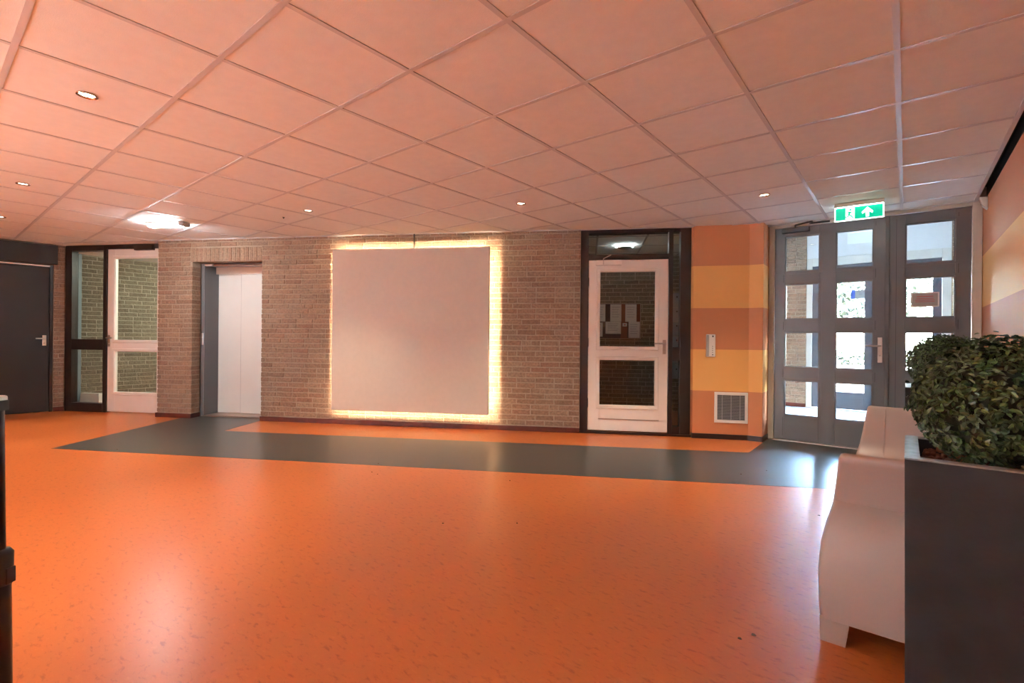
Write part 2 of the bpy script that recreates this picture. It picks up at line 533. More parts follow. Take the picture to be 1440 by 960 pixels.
def brick_field(parent, to_world, x0, x1, z0, z1, bm, hide=None, openings=(), soldiers=(), limit=300, seed=1, dep=0.09, near=None):
    """running wild bond between x0..x1; the biggest bricks in view become objects, the rest one joined part"""
    rnd = random.Random(seed)
    CH, JO, L0 = 0.0625, 0.011, 0.222
    items = []
    z = z0
    k = 0
    while z < z1 - 0.02:
        h = min(CH, z1 - z) - JO
        if h < 0.015:
            break
        zc = z + JO / 2 + h / 2
        segs = [(x0, x1)]
        for (a, b_, c, e) in openings:
            if c - 0.03 < zc < e + 0.0:
                ns = []
                for (u, w_) in segs:
                    if b_ <= u or a >= w_:
                        ns.append((u, w_))
                    else:
                        if a - u > 0.02:
                            ns.append((u, a))
                        if w_ - b_ > 0.02:
                            ns.append((b_, w_))
                segs = ns
        for (u, w_) in segs:
            x = u
            first = (0.111, 0.222, 0.166, 0.056)[k % 4] if rnd.random() < 0.8 else rnd.choice((0.111, 0.222))
            while x < w_ - 0.02:
                l = first if first else (L0 if rnd.random() < 0.86 else L0 / 2)
                first = None
                if w_ - (x + l) < 0.05:
                    l = w_ - x
                if l > 0.26:
                    l = l / 2
                l = min(l, w_ - x)
                items.append((x + l / 2, zc, round(l - JO, 3), h))
                x += l
        z += CH
        k += 1
    for (a, b_, c, e) in soldiers:
        n = max(1, round((b_ - a) / 0.0625))
        w_ = (b_ - a) / n
        for i in range(n):
            items.append((a + (i + 0.5) * w_, (c + e) / 2, round(w_ - JO, 3), e - c - JO))
    scored = []
    for it in items:
        if hide and hide(it[0], it[1]):
            scored.append((0, it))
            continue
        p, q = to_world(it[0] - it[2] / 2, 0, it[1] - it[3] / 2), to_world(it[0] + it[2] / 2, 0, it[1] + it[3] / 2)
        sc = px_area(p, q)
        if near and not near(it[0], it[1]):
            sc = 0
        scored.append((sc, it))
    scored.sort(key=lambda t: -t[0])
    rest = MB()
    for i, (sc, it) in enumerate(scored):
        var = rnd.randrange(4)
        off = rnd.uniform(-0.003, 0.003)
        mb, me = brick_mesh(it[2], it[3], dep, var, bm)
        if sc > 0 and i < limit:
            o = bpy.data.objects.new('brick', me)
            COL.objects.link(o)
            o.parent = parent
            o.location = (it[0], off, it[1])
        else:
            rest.add([(x + it[0], y + off, zz + it[1]) for x, y, zz in mb.v], mb.f)
    if rest.v:
        tag(rest.build('brick_field', bm, parent), kind='stuff')

# ------------------------------------------------------------------ floor
XL, XR, YB, YE = -9.37, 0.53, -3.0, 6.02
fl = MB().box(-11.0, 1.2, -3.0, 10.0, -0.12, 0.0).build('floor', 'lino')
tag(fl, 'glossy marbled orange linoleum floor of the lobby', 'floor', kind='structure')
pl = lambda s, w: (D * s + N * w)
band = [pl(-5.06, -3.92), pl(-5.33, -5.86), pl(-5.12, -6.12), pl(-4.165, -6.12), pl(-4.165, -5.70), pl(-4.12, -5.01)]
p1 = pl(1.557, -5.01)
band_b = [(v.x, v.y) for v in band] + [(-1.178, 5.14), (-1.178, 6.10), (0.50, 6.10), (0.50, 4.815)]
MB().prism(band_b, 0.0, 0.0012).build('inlay_band', 'lino_dark', fl)

# ------------------------------------------------------------------ ceiling with grid and tiles
cl = MB().box(-10.2, 0.9, -3.2, 6.12, 2.47, 2.55).build('ceiling', 'void')
tag(cl, 'suspended ceiling of square white tiles in a metal grid', 'ceiling', kind='structure')

def clip(poly, nx, ny, c):
    """keep nx*x + ny*y >= c"""
    out = []
    for i in range(len(poly)):
        a, b_ = poly[i], poly[(i + 1) % len(poly)]
        da, db = nx * a[0] + ny * a[1] - c, nx * b_[0] + ny * b_[1] - c
        if da >= 0:
            out.append(a)
        if (da >= 0) != (db >= 0):
            t = da / (da - db)
            out.append((a[0] + (b_[0] - a[0]) * t, a[1] + (b_[1] - a[1]) * t))
    return out

def parea(p):
    return abs(sum(p[i][0] * p[(i + 1) % len(p)][1] - p[(i + 1) % len(p)][0] * p[i][1] for i in range(len(p)))) / 2

XCE = 0.485
def room_clip(poly):
    poly = clip(poly, -1, 0, -XCE)
    poly = poly and clip(poly, 0, -1, -5.985)
    poly = poly and clip(poly, 1, 0, XL)
    poly = poly and clip(poly, 0, 1, YB)
    poly = poly and clip(poly, N.x, N.y, -5.715)
    return poly

GX0, GY0, TW = -5.437, 0.285, 0.6
full = B(-0.297, 0.297, -0.297, 0.297, 0, 0.016).mesh('ceiling_tile', M['tile'])
for i in range(-7, 11):
    for j in range(-6, 11):
        x0, y0 = GX0 + i * TW, GY0 + j * TW
        g = 0.003
        sq = [(x0 + g, y0 + g), (x0 + TW - g, y0 + g), (x0 + TW - g, y0 + TW - g), (x0 + g, y0 + TW - g)]
        c = room_clip(sq)
        if not c or len(c) < 3 or parea(c) < 0.002:
            continue
        if parea(c) > 0.3527:
            o = bpy.data.objects.new('ceiling_tile', full)
            COL.objects.link(o)
            o.parent = cl
            o.location = (x0 + TW / 2, y0 + TW / 2, CEIL + 0.004)
        else:
            cx, cy = sum(p[0] for p in c) / len(c), sum(p[1] for p in c) / len(c)
            MB().prism([(p[0] - cx, p[1] - cy) for p in c], 0, 0.016).build('ceiling_tile', 'tile', cl, (cx, cy, CEIL + 0.004))
for i in range(-6, 11):          # bars running towards the entrance
    x = GX0 + i * TW
    c = room_clip([(x - 0.012, -9), (x + 0.012, -9), (x + 0.012, 9), (x - 0.012, 9)])
    if c and len(c) > 2:
        MB().prism(c, CEIL, CEIL + 0.0035).build('grid_bar', 'tbar', cl)
for j in range(-5, 11):          # bars running across, in pieces between the long ones
    y = GY0 + j * TW
    c = room_clip([(-12, y - 0.012), (3, y - 0.012), (3, y + 0.012), (-12, y + 0.012)])
    if c and len(c) > 2:
        MB().prism(c, CEIL - 0.0004, CEIL + 0.003).build('cross_bar', 'tbar', cl)
# wall angle trims
MB().box(XCE - 0.02, XCE + 0.003, YB, 5.985, CEIL - 0.006, CEIL + 0.03).build('edge_trim', 'tbar', cl)
MB().box(-1.19, XCE, 5.96, 5.99, CEIL - 0.006, CEIL + 0.03).build('edge_trim', 'tbar', cl)
a, b_ = pl(-7.5, -5.70), pl(2.0, -5.70)
t0, t1 = pl(-7.5, -5.682), pl(1.62, -5.682)
q0, q1 = pl(-7.5, -5.715), pl(1.62, -5.715)
MB().prism([(q0.x, q0.y), (q1.x, q1.y), (t1.x, t1.y), (t0.x, t0.y)], CEIL - 0.004, CEIL + 0.004).build('edge_trim', 'tbar', cl)
# strip of ceiling in front of the recessed glazed screen
c = [pl(-7.45, -5.715), pl(-5.69, -5.715), pl(-5.69, -5.90), pl(-7.45, -5.90)]
MB().prism([(v.x, v.y) for v in c], CEIL, CEIL + 0.02).build('edge_tile', 'tile', cl)

# ------------------------------------------------------------------ brick wall
wb = MB()
wb.box(-5.682, -5.175, 0.008, 0.15, 0, 2.47).box(-5.175, -4.155, 0.008, 0.15, 2.063, 2.47).box(-4.155, -0.095, 0.008, 0.15, 0, 2.47)
wall_back = wb.build('wall_back', 'mortar', None, BORG)
wall_back.rotation_euler = (0, 0, A30)
tag(wall_back, 'brown brick wall with pale joints behind the backlit panel and around the elevator', 'wall', kind='structure')
def tw(x, y, z):
    return P(x, y, z)
brick_field(wall_back, tw, -5.69, -0.095, 0.065, 2.44, 'brick',
            hide=lambda x, z: -3.10 < x < -1.22 and 0.25 < z < 2.10,
            openings=[(-5.165, -4.165, 0, 2.055), (-5.20, -4.165, 2.055, 2.245)], soldiers=[(-5.20, -4.165, 2.055, 2.245)], seed=3, dep=0.145)
sk = MB().box(-5.70, -5.165, -0.012, 0.0, 0, 0.058).box(-5.177, -5.165, 0.0, 0.14, 0, 0.058).box(-4.165, -0.095, -0.012, 0.0, 0, 0.058)
sk.box(-5.702, -5.69, -0.012, 0.14, 0, 0.058)
o = sk.build('baseboard_back', 'skirting', None, BORG, bevel=0.002)
o.rotation_euler = (0, 0, A30)
tag(o, 'low oxblood red skirting along the brick wall', 'baseboard', kind='structure')

# ------------------------------------------------------------------ left wall, dark door, pier
wl = MB()
wl.box(-9.55, XL - 0.008, YB, 0.32, 0, 2.47).box(-9.55, XL - 0.008, 0.32, 1.29, 2.07, 2.47).box(-9.55, XL - 0.008, 1.29, 1.413, 0, 2.47)
wall_left = wl.build('wall_left', 'mortar', None)
tag(wall_left, 'left side wall of brown brick beside the charcoal door', 'wall', kind='structure')
wf = bpy.data.objects.new('brickwork', None)
COL.objects.link(wf)
wf.parent = wall_left
wf.location = (XL, 0, 0)
wf.rotation_euler = (0, 0, math.radians(90))        # local x -> +Y, local y -> -X
brick_field(wf, lambda x, y, z: Vector((XL - y, x, z)), 1.292, 1.413, 0.065, 2.44, 'brick', seed=11)
rest = MB()
brick_field(wf, lambda x, y, z: Vector((XL - y, x, z)), -2.9, 0.32, 0.0, 2.44, 'brick', limit=0, seed=12)
o = MB().box(XL, XL + 0.012, 1.292, 1.405, 0, 0.06).build('baseboard_left', 'skirting', None, bevel=0.002)
tag(o, 'short skirting piece under the brick pier by the charcoal door', 'baseboard', kind='structure')

dr = thing('door_1', 'charcoal flush door with panel above it in the side wall', 'door', (XL, 0.805, 0), math.radians(90), kind='structure')
# local x along +Y (0 at 0.805), local y into the wall
MB().box(-0.45, 0.443, 0.015, 0.055, 0.008, 2.025).build('leaf', 'door_dark', dr, bevel=0.002)
MB().box(-0.485, -0.452, -0.004, 0.10, 0, 2.06).box(0.447, 0.478, -0.004, 0.10, 0, 2.06).box(-0.452, 0.447, -0.004, 0.10, 2.03, 2.06).build('frame', 'timber_dark', dr)
MB().box(-0.452, 0.447, -0.006, -0.004, 2.034, 2.052).build('head_strip', 'steel_dull', dr)
MB().box(-0.50, 0.520, -0.045, -0.004, 2.072, 2.335).build('top_panel', 'door_dark', dr, bevel=0.003)
MB().box(-0.50, 0.48, 0.10, 0.13, 0, 2.07).build('backing', 'door_dark', dr)  # sheet added to stop daylight leaking round the leaf
h = MB().box(0.375, 0.415, 0.008, 0.015, 0.93, 1.075).build('handle_plate', 'steel', dr, bevel=0.003)
MB().tube([(0.395, 0.008, 1.03), (0.395, -0.04, 1.03), (0.385, -0.052, 1.03), (0.30, -0.055, 1.03)], 0.009).build('lever', 'steel', h)
MB().lathe([(0, -0.012), (0.010, -0.010), (0.010, 0.008)], (0.395, 0, 0.965), None, 12, axis='y').build('lock_cylinder', 'steel_dull', h)

# ------------------------------------------------------------------ glazed screen with cream door on the left (recessed)
gs = thing('window_1', 'dark framed glazed side panel beside the cream door', 'window', P(-7.02, 0.18), A30, kind='structure')
X = lambda s: s + 7.02
f = MB()
f.box(X(-7.37), X(-7.265), 0, 0.09, 0, 2.36).box(X(-6.745), X(-6.692), 0, 0.09, 0, 2.36).box(X(-5.765), X(-5.69), 0, 0.09, 0, 2.36)
f.box(X(-7.265), X(-6.745), 0, 0.09, 2.275, 2.36).box(X(-6.692), X(-5.765), 0, 0.09, 2.292, 2.36)
f.box(X(-7.265), X(-6.745), 0, 0.09, 0.875, 1.025).box(X(-7.265), X(-6.745), 0, 0.09, 0, 0.122)
f.build('frame', 'timber_dark', gs, bevel=0.003)
MB().box(X(-7.265), X(-6.745), 0.05, 0.056, 1.025, 2.275).build('pane', 'glass_dim', gs)
MB().box(X(-7.265), X(-6.745), 0.05, 0.056, 0.122, 0.875).build('pane', 'glass_dim', gs)

def glazed_door(name, label, loc, w, zb, zt, openings, handle_x, hand, closer=None, groove=None, dn='door_2'):
    d_ = thing(dn, label, 'door', loc, A30, kind='structure')
    t0_, t1_ = 0.0, 0.042
    xs0, xs1 = openings[0][0], openings[0][1]
    lf = MB()
    lf.box(0, xs0, t0_, t1_, zb, zt).box(xs1, w, t0_, t1_, zb, zt)
    zz = [zb] + [v for o_ in sorted(openings, key=lambda q: q[2]) for v in (o_[2], o_[3])] + [zt]
    for i in range(0, len(zz), 2):
        lf.box(xs0, xs1, t0_, t1_, zz[i], zz[i + 1])
    lf.build('leaf', 'white_paint', d_, bevel=0.002)
    for (a_, b2, c_, e_) in openings:
        mo = MB()
        w2 = 0.042
        # chamfered moulding: sloped ring
        x0_, x1_, z0_, z1_ = a_ - w2, b2 + w2, c_ - w2, e_ + w2
        v = [(x0_, 0.0, z0_), (x1_, 0.0, z0_), (x1_, 0.0, z1_), (x0_, 0.0, z1_),
             (x0_ + .006, -0.012, z0_ + .006), (x1_ - .006, -0.012, z0_ + .006), (x1_ - .006, -0.012, z1_ - .006), (x0_ + .006, -0.012, z1_ - .006),
             (a_ - .006, -0.010, c_ - .006), (b2 + .006, -0.010, c_ - .006), (b2 + .006, -0.010, e_ + .006), (a_ - .006, -0.010, e_ + .006),
             (a_, 0.018, c_), (b2, 0.018, c_), (b2, 0.018, e_), (a_, 0.018, e_)]
        fs = []
        for r_ in range(3):
            for i in range(4):
                k = (i + 1) % 4
                fs.append((r_ * 4 + i, r_ * 4 + k, (r_ + 1) * 4 + k, (r_ + 1) * 4 + i))
        mo.add(v, fs)
        mo.build('glazing_bead', 'white_paint', d_)
        MB().box(a_ - 0.004, b2 + 0.004, 0.019, 0.025, c_ - 0.004, e_ + 0.004).build('pane', 'glass_dim', d_)
    hp = MB().box(handle_x - 0.018, handle_x + 0.018, -0.008, 0.0, 0.925, 1.085).build('handle_plate', 'steel_dull', d_, bevel=0.003)
    MB().tube([(handle_x, -0.008, 1.045), (handle_x, -0.045, 1.045), (handle_x + hand * 0.01, -0.056, 1.045), (handle_x + hand * 0.115, -0.058, 1.045)], 0.0095).build('lever', 'steel', hp)
    MB().lathe([(0, -0.014), (0.011, -0.012), (0.011, 0.002)], (handle_x, -0.006, 0.965), None, 12, axis='y').build('lock_cylinder', 'steel_dull', hp)
    return d_

dl = glazed_door('door', 'cream door with two glass panes next to the brick pier of the elevator', P(-6.688, 0.20), 0.92, 0.012, 2.288,
                 [(0.122, 0.80, 1.02, 2.155), (0.122, 0.80, 0.29, 0.856)], 0.028, 1, dn='door_2')
cb = MB().box(0.47, 0.76, -0.055, -0.004, 2.262, 2.335).build('door_closer', 'timber_dark', dl, bevel=0.006)
MB().tube([(0.62, -0.05, 2.33), (0.40, -0.05, 2.335), (0.28, -0.03, 2.335)], 0.008).build('closer_arm', 'rubber', cb)

# ------------------------------------------------------------------ elevator
ev = thing('elevator', 'elevator doorway with two pale grey sliding panels in the brick wall', 'elevator', P(-4.665, 0.15), A30)
E_ = lambda s: s + 4.665
MB().box(E_(-5.165), E_(-5.112), 0.0, 0.03, 0, 2.05).box(E_(-5.125), E_(-5.112), 0.03, 0.26, 0, 2.05).build('left_jamb', 'lift_grey', ev, bevel=0.002)
MB().box(E_(-4.215), E_(-4.165), 0.0, 0.03, 0, 2.05).box(E_(-4.215), E_(-4.20), 0.03, 0.26, 0, 2.05).build('right_jamb', 'lift_grey', ev, bevel=0.002)
MB().box(E_(-5.112), E_(-4.215), 0.0, 0.03, 2.022, 2.05).build('head_trim', 'steel_dull', ev, bevel=0.002)
MB().box(E_(-5.112), E_(-4.215), 0.03, 0.20, 2.036, 2.05).build('soffit', 'lift_grey', ev)
MB().box(E_(-5.112), E_(-4.20), 0.20, 0.22, 1.94, 2.05).build('header', 'header_alu', ev)
MB().box(E_(-5.112), E_(-4.725), 0.250, 0.272, 0.022, 1.985).build('sliding_panel', 'lift_white', ev, bevel=0.002)
MB().box(E_(-4.740), E_(-4.20), 0.222, 0.246, 0.022, 1.985).build('sliding_panel', 'lift_white', ev, bevel=0.002)
MB().box(E_(-4.741), E_(-4.7385), 0.221, 0.246, 0.022, 1.985).build('edge_strip', 'plastic_grey', ev)
MB().box(E_(-5.165), E_(-4.165), 0.0, 0.30, 0.0, 0.018).build('sill', 'steel_dull', ev, bevel=0.002)
bpn = MB().box(E_(-5.162), E_(-5.125), -0.008, 0.0, 0.965, 1.125).build('call_plate', 'steel', ev, bevel=0.003)
MB().lathe([(0, -0.014), (0.011, -0.013), (0.011, -0.008)], (E_(-5.143), 0, 1.065), None, 14, axis='y').build('button', 'plastic_white', bpn)
MB().box(E_(-5.100), E_(-4.98), -0.025, -0.001, 2.022, 2.05).build('indicator_box', 'plastic_white', ev, bevel=0.003)
# shaft behind
MB().box(E_(-5.16), E_(-4.16), 0.30, 0.33, 0, 2.05).build('shaft_back', 'lift_grey', ev)

# ------------------------------------------------------------------ backlit panel on the brick wall
bp_ = thing('backlit_panel', 'large square warm grey wall panel with glowing light behind its edges', 'panel', P(-2.115, -0.172, 0.198), A30)
HW, HH = 0.975, 1.948
MB().box(-HW, HW, 0.0, 0.016, 0, HH).build('panel_face', 'panel', bp_, bevel=0.006, seg=3)
lip = MB()
LP = 0.066
lip.box(-HW + 0.004, -HW + 0.010, 0.016, LP, 0.004, HH - 0.004).box(HW - 0.010, HW - 0.004, 0.016, LP, 0.004, HH - 0.004)
lip.box(-HW + 0.010, HW - 0.010, 0.016, LP, 0.004, 0.010).box(-HW + 0.010, HW - 0.010, 0.016, LP, HH - 0.010, HH - 0.004)
lip.build('edge_lip', 'panel', bp_)
bf = MB()
IN = 0.13
bf.box(-HW + IN, -HW + IN + 0.03, 0.016, 0.172, IN, HH - IN).box(HW - IN - 0.03, HW - IN, 0.016, 0.172, IN, HH - IN)
bf.box(-HW + IN + 0.03, HW - IN - 0.03, 0.016, 0.172, IN, IN + 0.03).box(-HW + IN + 0.03, HW - IN - 0.03, 0.016, 0.172, HH - IN - 0.03, HH - IN)
bf.build('mounting_frame', 'timber_dark', bp_)
SI = 0.060
for (x0, x1, z0, z1) in ((-HW + SI, -HW + SI + 0.012, SI, HH - SI), (HW - SI - 0.012, HW - SI, SI, HH - SI),
                         (-HW + SI + 0.02, HW - SI - 0.02, SI, SI + 0.012), (-HW + SI + 0.02, HW - SI - 0.02, HH - SI - 0.012, HH - SI)):
    MB().box(x0, x1, 0.016, 0.020, z0, z1).build('led_strip', 'led', bp_)
MB().tube([(0.006, 0.10, HH - 0.3), (0.006, 0.155, HH - 0.05), (0.006, 0.158, HH + 0.06), (0.006, 0.158, 2.349 - 0.198)], 0.008, 8).build('power_cable', 'timber_dark', bp_)

# ------------------------------------------------------------------ glazed cream door with dark frame (right of the brick wall)
fr = thing('window_2', 'dark brown frame with fanlight and narrow side pane around the cream door', 'window', P(0.52, 0.035), A30, kind='structure')
X = lambda s: s - 0.52
f = MB()
f.box(X(-0.095), X(-0.006), 0, 0.10, 0, 2.45).box(X(0.893), X(0.942), 0, 0.10, 0, 2.45).box(X(1.022), X(1.137), 0, 0.10, 0, 2.45)
f.box(X(-0.006), X(0.893), 0, 0.10, 2.309, 2.45).box(X(-0.006), X(0.893), 0, 0.10, 2.008, 2.066)
f.box(X(0.942), X(1.022), 0, 0.10, 2.309, 2.45).box(X(0.942), X(1.022), 0, 0.10, 0.852, 1.006).box(X(0.942), X(1.022), 0, 0.10, 0, 0.105)
f.build('frame', 'timber_dark', fr, bevel=0.003)
MB().box(X(-0.095), X(1.137), -0.03, 0.0, 0, 0.022).build('threshold', 'skirting_dark', fr)
MB().box(X(-0.006), X(0.893), 0.05, 0.056, 2.066, 2.309).build('fanlight_pane', 'glass_dim', fr)
MB().box(X(0.942), X(1.022), 0.05, 0.056, 1.006, 2.309).build('side_pane', 'glass_dim', fr)
MB().box(X(0.942), X(1.022), 0.05, 0.056, 0.105, 0.852).build('side_pane', 'glass_dim', fr)
dc = glazed_door('door', 'cream door with two dark glass panes between brick and striped wall', P(-0.002, 0.045), 0.892, 0.034, 2.004,
                 [(0.134, 0.750, 1.008, 1.866), (0.134, 0.750, 0.33, 0.848)], 0.853, -1, dn='door_3')
MB().box(0.118, 0.80, -0.004, 0.0, 0.160, 0.172).build('drip_groove', 'steel_dull', dc)
cb = MB().box(0.082, 0.372, -0.048, 0.0, 1.938, 1.998).build('door_closer', 'white_paint', dc, bevel=0.005)
MB().tube([(0.165, -0.05, 1.945), (0.165, -0.055, 2.012), (0.25, -0.045, 2.055)], 0.006).build('closer_arm', 'steel', cb)
for z in (0.35, 1.05, 1.75):
    MB().tube([(-0.004, -0.008, z - 0.05), (-0.004, -0.008, z + 0.05)], 0.007, 8).build('hinge', 'timber_dark', dc)

# ------------------------------------------------------------------ striped wall piece beside the entrance
c0, c1 = P(1.138, 0.13), P(1.138, 0.032)
c2 = P(1.150, -0.024)
poly = [(c0.x, c0.y), (c1.x, c1.y), (c2.x, c2.y), (-1.330, 5.757), (-1.192, 5.767), (-1.192, 6.12), (-1.45, 6.12)]
wc = MB().prism(poly, 0, 2.46).build('wall_corner', 'stripes', None, bevel=0.004)
tag(wc, 'angled wall piece painted in terracotta and ochre bands beside the entrance', 'wall', kind='structure')
bb = MB()
pts = [P(1.139, 0.03), P(1.146, -0.034), Vector((-1.334, 5.745, 0)), Vector((-1.182, 5.755, 0)), Vector((-1.182, 6.0, 0))]
inn = [P(1.143, 0.03), P(1.152, -0.022), Vector((-1.330, 5.757, 0)), Vector((-1.192, 5.767, 0)), Vector((-1.192, 6.0, 0))]
for i in range(4):
    bb.prism([(pts[i].x, pts[i].y), (pts[i + 1].x, pts[i + 1].y), (inn[i + 1].x, inn[i + 1].y), (inn[i].x, inn[i].y)], 0, 0.055)
tag(bb.build('baseboard_corner', 'skirting_dark', None), 'low dark skirting along the striped wall piece', 'baseboard', kind='structure')

FA = Vector((c2.x, c2.y, 0))
FB = Vector((-1.330, 5.757, 0))
FD = (FB - FA).normalized()
FROT = math.atan2(FD.y, FD.x)
def FP(t, z=0.0):
    v_ = FA + FD * t
    return Vector((v_.x, v_.y, z))
# ventilation grille
vg = thing('vent_grille', 'square pale grille with dark louvres low on the striped wall', 'vent', FP(0.400, 0.182), FROT)
w2, hh = 0.172, 0.336
MB().ring(-w2 + 0.03, w2 - 0.03, 0.03, hh - 0.03, 0.03, -0.014, 0).build('frame', 'plastic_white', vg, bevel=0.003)
MB().box(-w2 + 0.03, w2 - 0.03, -0.002, 0.0, 0.03, hh - 0.03).build('back_plate', 'vent_dark', vg)
ns = 17
sl = MB()
for k in range(ns):
    z = 0.036 + k * (hh - 0.072) / (ns - 1)
    MB().plate([(-w2 + 0.03, z - 0.0022), (w2 - 0.03, z - 0.0022), (w2 - 0.03, z + 0.0022), (-w2 + 0.03, z + 0.0022)], -0.011, -0.004).build('louvre', 'plastic_grey', vg)
for xx in (-0.092, 0.0, 0.092):
    MB().box(xx - 0.003, xx + 0.003, -0.0125, -0.011, 0.03, hh - 0.03).build('upright_bar', 'plastic_grey', vg)

# wall handset
ic = thing('wall_intercom', 'slim white upright intercom unit on the striped wall', 'intercom', FP(0.183, 0.905), FROT)
MB().box(-0.047, 0.047, -0.035, 0, 0, 0.248).build('housing', 'plastic_white', ic, bevel=0.007, seg=3)
MB().box(-0.047, -0.020, -0.0365, -0.035, 0.008, 0.24).build('side_strip', 'plastic_grey', ic)
for k in range(4):
    MB().plate([(0.012, 0.045 + k * 0.022), (0.022, 0.045 + k * 0.022), (0.017, 0.056 + k * 0.022)], -0.0368, -0.035).build('mark', 'black', ic)
MB().plate([(0.013, 0.216), (0.026, 0.216), (0.026, 0.234), (0.013, 0.234)], -0.0368, -0.035).build('mark', 'black', ic)
MB().plate([(0.012, 0.018), (0.024, 0.018), (0.024, 0.028), (0.012, 0.028)], -0.0368, -0.035).build('mark', 'black', ic)

# ------------------------------------------------------------------ right wall and front wall
o = MB().box(XR, XR + 0.15, YB, 6.12, 0, 2.325).build('wall_right', 'stripes_gloss', None)
tag(o, 'right side wall painted in terracotta and ochre bands behind the planters', 'wall', kind='structure')
MB().box(XR + 0.02, XR + 0.15, YB, 6.12, 2.325, 2.55).build('shadow_gap', 'void', o)
o = MB().box(XR - 0.01, XR, YB, 6.0, 0, 0.055).build('baseboard_right', 'skirting_dark', None)
tag(o, 'dark skirting along the striped right wall', 'baseboard', kind='structure')
FW0, FW1, FZ0, FZ1 = -4.1, -2.85, 0.12, 2.10
wfm = MB()
wfm.box(-11.2, FW0, YB - 0.2, YB, 0, 3.06).box(FW1, 1.4, YB - 0.2, YB, 0, 3.06).box(FW0, FW1, YB - 0.2, YB, 0, FZ0).box(FW0, FW1, YB - 0.2, YB, FZ1, 3.06)
o = wfm.build('wall_front', 'stripes', None)
fw = thing('fill_window', 'tall unseen window added in the banded front wall for fill daylight', 'window', ((FW0 + FW1) / 2, YB - 0.15, FZ0), kind='structure')  # added window out of view, lets neutral fill daylight in
hw = (FW1 - FW0) / 2
f = MB().box(-hw, hw, 0, 0.08, 0, 0.05).box(-hw, hw, 0, 0.08, FZ1 - FZ0 - 0.05, FZ1 - FZ0)
for k in range(2):
    xx = -hw + 0.025 + k * (2 * hw - 0.05)
    f.box(xx - 0.025, xx + 0.025, 0, 0.08, 0.05, FZ1 - FZ0 - 0.05)
f.build('frame', 'frame_white', fw)
for k in range(1):
    xa = -hw + 0.05
    MB().box(xa, hw - 0.05, 0.03, 0.036, 0.05, FZ1 - FZ0 - 0.05).build('pane', 'glass', fw)
tag(o, 'banded wall on the far side of the lobby facing the brick wall', 'wall', kind='structure')

# motion sensor in the corner
ms = thing('motion_sensor', 'small white wedge motion detector under the ceiling in the corner by the entrance', 'sensor', (XR, 5.70, 2.205))
MB().add([(0, -0.035, 0), (0, 0.035, 0), (0, -0.035, 0.11), (0, 0.035, 0.11), (-0.035, -0.028, 0.035), (-0.035, 0.028, 0.035), (-0.055, -0.028, 0.11), (-0.055, 0.028, 0.11)],
         [(0, 1, 5, 4), (4, 5, 7, 6), (0, 4, 6, 2), (1, 3, 7, 5), (2, 6, 7, 3), (0, 2, 3, 1)]).build('housing', 'plastic_white', ms, bevel=0.008, seg=3)
MB().plate([(-0.046, 0.045), (-0.018, 0.020), (-0.018, 0.022), (-0.046, 0.05)], -0.03, -0.029).build('lens_window', 'plastic_grey', ms)

# ------------------------------------------------------------------ entrance double door
ed = thing('door_4', 'grey double entrance door with rows of glass panes and white frame', 'door', (-0.335, 6.03, 0), 0, kind='structure')
X = lambda x: x + 0.335
f = MB()
f.box(X(-1.190), X(-1.133), -0.012, 0.09, 0, 2.36).box(X(0.462), X(0.528), -0.012, 0.09, 0, 2.36).box(X(-1.133), X(0.462), -0.012, 0.09, 2.322, 2.36)
f.build('frame', 'frame_white', ed, bevel=0.004)
MB().box(X(-1.152), X(-1.147), -0.016, -0.012, 0.0, 2.34).box(X(0.482), X(0.487), -0.016, -0.012, 0.0, 2.34).build('frame_bead', 'frame_white', ed)
rows = [(0.279, 0.660), (0.804, 1.182), (1.322, 1.700), (1.836, 2.217)]
def leaf(x0, x1, cols, name_parts):
    lf = MB()
    xs = [x0] + [v for c_ in cols for v in c_] + [x1]
    for i in range(0, len(xs), 2):
        lf.box(xs[i], xs[i + 1], 0, 0.045, 0.012, 2.318)
    zz = [0.012] + [v for r_ in rows for v in r_] + [2.318]
    for (a_, b2) in cols:
        for i in range(0, len(zz), 2):
            lf.box(a_, b2, 0, 0.045, zz[i], zz[i + 1])
    lo = lf.build('leaf', 'door_grey', ed, bevel=0.002)
    for (a_, b2) in cols:
        for (c_, e_) in rows:
            MB().ring(a_ + 0.010, b2 - 0.010, c_ + 0.010, e_ - 0.010, 0.010, 0.010, 0.020).build('glazing_bead', 'door_grey', lo)
            MB().ring(a_ - 0.004, b2 + 0.004, c_ - 0.004, e_ + 0.004, 0.020, -0.004, 0.0).build('rim_moulding', 'door_grey', lo)
            MB().box(a_, b2, 0.020, 0.026, c_, e_).build('pane', 'glass', lo)
    return lo
lf1 = leaf(X(-1.130), X(-0.146), [(X(-1.030), X(-0.711)), (X(-0.565), X(-0.255))], None)
lf2 = leaf(X(-0.142), X(0.459), [(X(-0.006), X(0.350))], None)
MB().box(X(-0.160), X(-0.128), -0.012, 0.0, 0.012, 2.318).build('meeting_strip', 'door_grey', ed, bevel=0.002)
for xx in (X(-1.045), X(-0.236), X(-0.075), X(0.372)):
    MB().box(xx - 0.0015, xx + 0.0015, -0.0012, 0.0, 0.05, 2.28).build('stile_joint', 'timber_dark', ed)
hp = MB().box(X(-0.215), X(-0.178), -0.010, 0.0, 0.88, 1.13).build('handle_plate', 'steel_dull', ed, bevel=0.003)
MB().tube([(X(-0.196), -0.01, 1.045), (X(-0.196), -0.05, 1.045), (X(-0.206), -0.062, 1.045), (X(-0.315), -0.065, 1.047)], 0.0095).build('lever', 'steel', hp)
MB().lathe([(0, -0.02), (0.012, -0.018), (0.012, -0.004)], (X(-0.196), 0, 0.955), None, 14, axis='y').build('lock_cylinder', 'steel_dull', hp)
